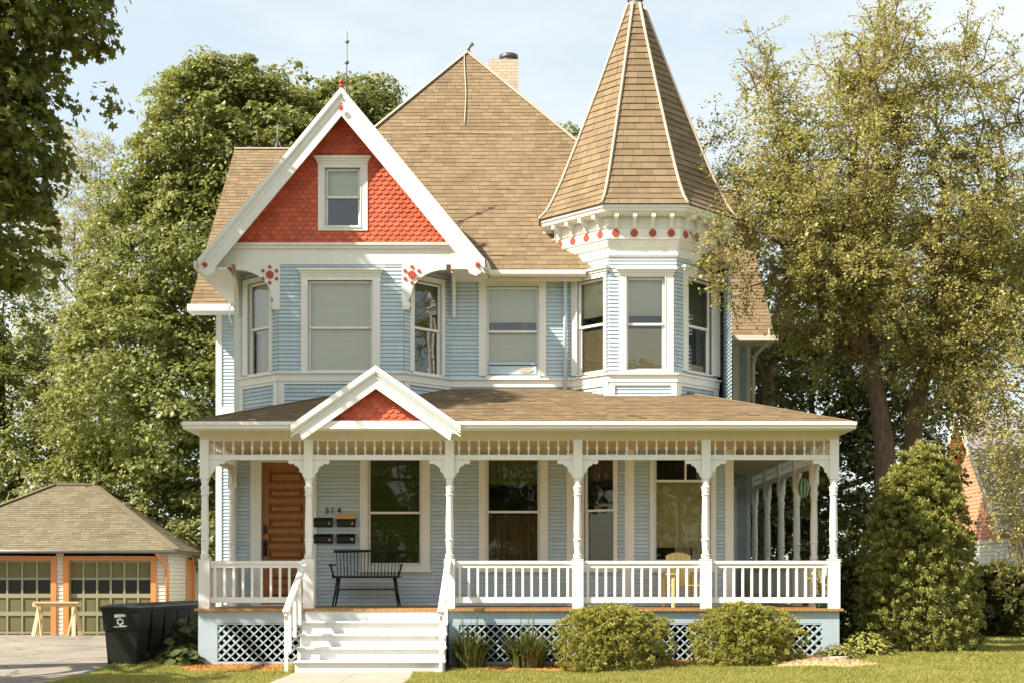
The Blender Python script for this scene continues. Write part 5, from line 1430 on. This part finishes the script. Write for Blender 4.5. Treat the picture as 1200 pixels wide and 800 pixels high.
# emblem on the front bin
Fe = Fr((-.0, -.324), (1, -.324))
b = MB()
def slopedF(u, n, z): return Vector((u, -.331 - n - (z - .8) * .1, z))
class FS:
    P = staticmethod(slopedF)
k = 26
b.fprism(FS, [(-.10 + .2 * i / 9, .845 + .02 * (i / 9)) for i in range(10)] + [(.10 - .2 * i / 9, .90 + .012 * math.sin(3.14 * i / 9)) for i in range(10)], 0, .003)
b.fprism(FS, [(-.12, .675), (.12, .690), (.12, .712), (-.12, .695)], 0, .003)
for i in range(6):
    t0, t1 = R(60 * i + 8), R(60 * i + 52)
    b.fprism(FS, [(.062 * math.cos(t0), .775 + .062 * math.sin(t0)), (.070 * math.cos((t0 + t1) / 2), .775 + .070 * math.sin((t0 + t1) / 2)), (.062 * math.cos(t1), .775 + .062 * math.sin(t1)), (.034 * math.cos(t1), .775 + .034 * math.sin(t1)), (.034 * math.cos(t0), .775 + .034 * math.sin(t0))], 0, .003)
b.build('emblem', M['number'], FB, local=True)

# ================================================================== NEIGHBOUR
nb = thing('neighbour_house', 'salmon and white neighbouring house with steep grey roof at the right edge', 'house', (20, 22, 0))
nx, ny0, ny1, nyr, nze, nzr = 15.7, 18.2, 25.8, 22.0, 2.95, 7.2
Fn = Fr((nx, ny1), (nx, ny0)); hw = (ny1 - ny0) / 2
b = MB()
sl = (nzr - nze) / (nyr - 17.9)
siding(b, Fn, 2.8, 6.9, exp=.13, top=lambda z: (max(0, hw - (nzr - .05 - z) / sl), min(2 * hw, hw + (nzr - .05 - z) / sl)))
b.build('gable_wall', M['nred'], nb)
b = MB(); siding(b, Fn, 0, 2.75, exp=.13); siding(b, Fr((nx, ny0), (nx + 12, ny0)), 0, 2.95, exp=.13)
b.box(nx - .06, nx, ny0, ny1, 2.74, 2.84)
b.face([(nx + 12, ny0, 0), (nx + 12, ny1, 0), (nx + 12, ny1, 3), (nx + 12, ny0, 3)]); b.face([(nx + 12, ny1, 0), (nx, ny1, 0), (nx, ny1, 3), (nx + 12, ny1, 3)])
b.build('wall', M['nwhite'], nb)
slab_roof('roof', [(nx - .55, 17.9, nze), (nx + 12.5, 17.9, nze), (nx + 12.5, nyr, nzr), (nx - .55, nyr, nzr)], 'nroof', .14, 'nsoffit', nb)
slab_roof('roof', [(nx - .55, 26.1, nze), (nx - .55, nyr, nzr), (nx + 12.5, nyr, nzr), (nx + 12.5, 26.1, nze)], 'nroof', .14, 'nsoffit', nb)
b = MB()
for y in (17.9, 26.1): b.bar((nx - .58, y, nze - .09), (nx - .58, nyr, nzr - .09), .04, .22)
b.build('fascia', M['nwhite'], nb)

# ================================================================== GROUND
def struct(o, kind='structure'): o['kind'] = kind; return o
b = MB()
xs = [-400, -120, -40, -20, -10, 0, .8, 1.4, 2, 2.6, 3.2, 3.8, 4.4, 5.0, 5.5, 10, 20, 40, 120, 400]; ysg = [-60, -30, -14, -12, -9, -7, -5, -3, -1.5, -1.2, -.9, -.6, -.3, 0, 1.5, 3, 4.5, 6, 7.5, 9, 30, 80, 500]
for i in range(len(xs) - 1):
    for j in range(len(ysg) - 1):
        b.face([(x_, y_, G(y_, x_)) for x_, y_ in ((xs[i], ysg[j]), (xs[i + 1], ysg[j]), (xs[i + 1], ysg[j + 1]), (xs[i], ysg[j + 1]))], smooth=True)
struct(b.build('ground', M['lawnbase']))
def sheet(name, pts, mat, lift, kind='structure'):
    # cut into strips so it follows the fall of the lawn
    b = MB(); P2 = [(p[0], p[1]) for p in pts]
    cuts = [-60, -12, -6, -3, -1.5, -1.2, -.9, -.6, -.3, 0, 10, 40]
    for a, c in zip(cuts[:-1], cuts[1:]):
        Q = clipv(P2, a, c)
        for xa, xc in zip((-60, .8, 1.4, 2, 2.6, 3.2, 3.8, 4.4, 5.0, 5.5), (.8, 1.4, 2, 2.6, 3.2, 3.8, 4.4, 5.0, 5.5, 60)):
            if len(Q) < 3: continue
            W = [(q[1], q[0]) for q in clipv([(q[1], q[0]) for q in Q], xa, xc)]
            if len(W) > 2: b.face([(x, y, G(y, x) + lift) for x, y in W])
    return struct(b.build(name, M[mat]), kind)
DRV = [(-7.05, -40), (-7.05, -.6), (-7.3, 4), (-9.0, 13.68), (-17.2, 13.68), (-14.5, 4), (-12.4, -3), (-12.0, -40)]
sheet('driveway', DRV, 'drive', .004)
PATH = [(-3.70, -30), (-1.62, -30), (-1.62, -1.6), (-1.75, -1.25), (-3.70, -1.25)]
b = MB()
for y0, y1 in ((-1.27, -2.6), (-2.61, -4.0), (-4.01, -5.4), (-5.41, -30)):
    b.box(-3.68, -2.62, y1, y0, -.2, G(-2) + .022); b.box(-2.605, -1.62, y1, y0, -.2, G(-2) + .025)
struct(b.build('path', M['path']))
def blob(cx, cy, rx, ry, n=40, j=.1):
    return [(cx + rx * math.cos(2 * math.pi * i / n) * (1 + random.uniform(-j, j)), cy + ry * math.sin(2 * math.pi * i / n) * (1 + random.uniform(-j, j))) for i in range(n)]
def chips(name, region, n, size, mat, mound=None):
    P = []
    xs_ = [p[0] for p in region]; ys_ = [p[1] for p in region]
    k = len(region)
    while len(P) < n:
        x, y = random.uniform(min(xs_), max(xs_)), random.uniform(min(ys_), max(ys_))
        c = False
        for i in range(k):
            (xa, ya), (xb, yb) = region[i], region[(i + 1) % k]
            if (ya > y) != (yb > y) and x < (xb - xa) * (y - ya) / (yb - ya) + xa: c = not c
        if c: P.append((x, y, G(y, x) + (mound(x, y) if mound else 0) + random.uniform(.002, .022)))
    P = np.array(P)
    o = leaves(name, P, rdir(len(P)) * .5 + np.array([0, 0, .9]), size, M[mat], None, 'slim')
    return struct(o, 'stuff')
bedL = [(-5.65, .0), (-5.85, -.5), (-5.5, -.95), (-4.8, -1.12), (-4.2, -1.1), (-3.84, -1.0), (-3.84, .0)]
bedR = [(-1.08, .0), (-1.04, -1.02), (0, -1.0), (.8, -.95), (1.4, -.85), (2.3, -.85), (3.4, -.8), (5.2, -.6), (5.8, 0)]
sheet('mulch_bed', bedL, 'mulch', .006); sheet('mulch_bed', bedR, 'mulch', .006)
chips('mulch', bedL, 2600, .05, 'mulch'); chips('mulch', bedR, 3800, .05, 'mulch')
# wood chip mound with the stone slab
mc = (PX(967, -1.6), -1.65)
reg = blob(mc[0], mc[1], .86, .62)
mf = lambda x, y: max(0, .10 * (1 - ((x - mc[0]) / .9) ** 2 - ((y - mc[1]) / .66) ** 2))
b = MB(); rings = []
for r_ in (1, .75, .5, .25):
    rings.append([(mc[0] + .9 * r_ * math.cos(R(10 * i)) * (1 + .06 * math.sin(i * 1.3)), mc[1] + .66 * r_ * math.sin(R(10 * i)) * (1 + .06 * math.cos(i * 1.7))) for i in range(36)])
for a, c in zip(rings[:-1], rings[1:]):
    for i in range(36): b.face([(*p, G(p[1], p[0]) + mf(*p) + .004) for p in (a[i], a[(i + 1) % 36], c[(i + 1) % 36], c[i])], smooth=True)
b.face([(*p, G(p[1], p[0]) + mf(*p) + .004) for p in rings[-1]], smooth=True)
w = b.build('wood_chip_mound', M['chips']); w['label'] = 'low mound of pale wood chips on the lawn before the right end of the porch'; w['category'] = 'wood chips'
leaves('chips', np.array([(x, y, G(y, x) + mf(x, y) + random.uniform(.003, .02)) for x, y in [(mc[0] + .88 * math.sqrt(q) * math.cos(t), mc[1] + .64 * math.sqrt(q) * math.sin(t)) for q, t in zip(rng.uniform(0, 1, 2600), rng.uniform(0, 6.283, 2600))]]), rdir(2600) * .5 + np.array([0, 0, .9]), .05, M['chips'], w, 'slim')
b = MB(); sx, sy = PX(969, -.95), -.95
top = [(sx + .37 * math.cos(t) * (1 + .08 * math.sin(3 * t)), sy + .2 * math.sin(t) * (1 + .1 * math.cos(2 * t))) for t in [R(20 * i) for i in range(18)]]
zs_ = G(sy, sx)
b.face([(x, y, zs_ + .085 + .02 * (x - sx)) for x, y in top], smooth=False)
for i in range(18):
    p, q = top[i], top[(i + 1) % 18]; b.face([(p[0] + .02 * (p[0] - sx), p[1], zs_ - .06), (q[0] + .02 * (q[0] - sx), q[1], zs_ - .06), (q[0], q[1], zs_ + .085 + .02 * (q[0] - sx)), (p[0], p[1], zs_ + .085 + .02 * (p[0] - sx))])
st = b.build('stone_slab', M['stone'], bevel=.012); st['label'] = 'flat pale stone slab lying behind the wood chips'; st['category'] = 'stone'

# grass
def inpoly(x, y, P):
    c = np.zeros(len(x), bool); k = len(P)
    for i in range(k):
        (xa, ya), (xb, yb) = P[i], P[(i + 1) % k]
        if ya == yb: continue
        c ^= ((ya > y) != (yb > y)) & (x < (xb - xa) * (y - ya) / (yb - ya) + xa)
    return c
def grass(areas):
    Ps = []
    for (x0, x1, y0, y1, n) in areas:
        x = rng.uniform(x0, x1, n); y = rng.uniform(y0, y1, n)
        bad = inpoly(x, y, DRV) | inpoly(x, y, [(-3.68, -1.2), (-3.68, -40), (-1.62, -40), (-1.62, -1.2)]) | inpoly(x, y, bedL) | inpoly(x, y, bedR) | ((x > -5.5) & (x < 5.8) & (y > -.05) & (y < 16)) | ((x > -3.75) & (x < -1.05) & (y > -1.4) & (y < 0)) | ((((x - mc[0]) / .86) ** 2 + ((y - mc[1]) / .62) ** 2) < 1)
        x, y = x[~bad], y[~bad]
        Ps.append(np.stack([x, y], 1))
    P = np.concatenate(Ps); n = len(P)
    g = np.array([G(v, w_) for w_, v in P])
    patch = (.8 + .3 * np.sin(P[:, 0] * 6.1 + P[:, 1] * 9) * np.sin(P[:, 1] * 7.3)) * .95 + .30 * np.sin(P[:, 0] * 1.7 + np.sin(P[:, 1] * 2.3)) * np.sin(P[:, 1] * 1.9 + 1)
    h = rng.uniform(.03, .085, n) * patch
    lean = rng.normal(size=(n, 2)) * .03; a = rng.uniform(0, 6.283, n); wv = np.stack([np.cos(a), np.sin(a)], 1) * rng.uniform(.003, .006, n)[:, None] * np.clip(1 + (P[:, 1:2] + 3) * .08, 1, 2.2)
    V = np.zeros((n, 4, 3))
    V[:, 0, :2] = P - wv; V[:, 1, :2] = P + wv; V[:, 2, :2] = P + lean * .45 + wv * .7; V[:, 3, :2] = P + lean
    V[:, :, 2] = g[:, None] + np.stack([0 * h - .005, 0 * h - .005, h * .6, h], 1)
    me = bpy.data.meshes.new('grass'); me.vertices.add(n * 4); me.vertices.foreach_set('co', V.astype(np.float32).ravel())
    me.loops.add(n * 4); me.loops.foreach_set('vertex_index', np.arange(n * 4, dtype=np.int32)); me.polygons.add(n); me.polygons.foreach_set('loop_start', np.arange(0, n * 4, 4, dtype=np.int32))
    me.update(calc_edges=True); me.validate(); me.materials.append(M['grass'])
    o = bpy.data.objects.new('grass', me); COL.objects.link(o); return struct(o, 'stuff')
grass([(-7.2, 9, -6.2, -.0, 330000), (-7.4, -5.5, 0, 3.5, 26000), (5.8, 16, 0, 5, 60000), (6, 22, 5, 18, 60000), (-12, -7, -9, -6, 6000), (9, 13, -6, 0, 30000)])

# ================================================================== LIGHT, SKY, CAMERA
SUN = Vector((-1.98, -1.0, 2.03)).normalized()       # towards the sun
el = math.asin(SUN.z); az = math.atan2(SUN.x, SUN.y)
w = bpy.data.worlds.new('World'); SC.world = w; w.use_nodes = True
t = w.node_tree; t.nodes.clear()
sky = t.nodes.new('ShaderNodeTexSky'); sky.sky_type = 'NISHITA'; sky.sun_disc = False
sky.sun_elevation = el; sky.sun_rotation = az; sky.air_density = 1.0; sky.dust_density = 1.6; sky.ozone_density = 1.2
tc = t.nodes.new('ShaderNodeTexCoord')
n1 = noise(t, 2.2, 7, vec=tc.outputs['Generated'], rough=.58, sc=(1, 1, 2.6))
cm = ramp(t, n1, [(.46, 0.), (.72, 1.)])
cmul = t.nodes.new('ShaderNodeMath'); cmul.operation = 'MULTIPLY'; cmul.inputs[1].default_value = .75; t.links.new(cm, cmul.inputs[0])
base_ = mixc(t, .64, sky.outputs[0], (2.95, 3.2, 3.0))
c = mixc(t, cmul.outputs[0], base_, (4.0, 3.95, 3.75))
bg = t.nodes.new('ShaderNodeBackground'); bg.inputs[1].default_value = .135; t.links.new(c, bg.inputs[0])
wo_ = t.nodes.new('ShaderNodeOutputWorld'); t.links.new(bg.outputs[0], wo_.inputs[0])

sl_ = bpy.data.lights.new('sun', 'SUN'); sl_.energy = 4.8; sl_.angle = R(.53); sl_.color = (1.0, .905, .765)
so = bpy.data.objects.new('sun', sl_); COL.objects.link(so); so.rotation_euler = (-SUN).to_track_quat('-Z', 'Y').to_euler(); so.location = (-20, -10, 30)

cam = bpy.data.cameras.new('camera'); co = bpy.data.objects.new('camera', cam); COL.objects.link(co)
cam.sensor_width = 36; cam.lens = FPX / 1200 * 36; cam.shift_y = (HY - 400) / 1200; cam.clip_end = 2000
co.location = (0, CAMY, CAMZ); co.rotation_euler = (R(90), 0, 0)
SC.camera = co
vs = SC.view_settings; vs.view_transform = 'Standard'; vs.look = 'None'; vs.exposure = 1.16; vs.gamma = 1; vs.use_curve_mapping = False
SC.cycles.max_bounces = 6; SC.cycles.transparent_max_bounces = 12; SC.cycles.use_denoising = True
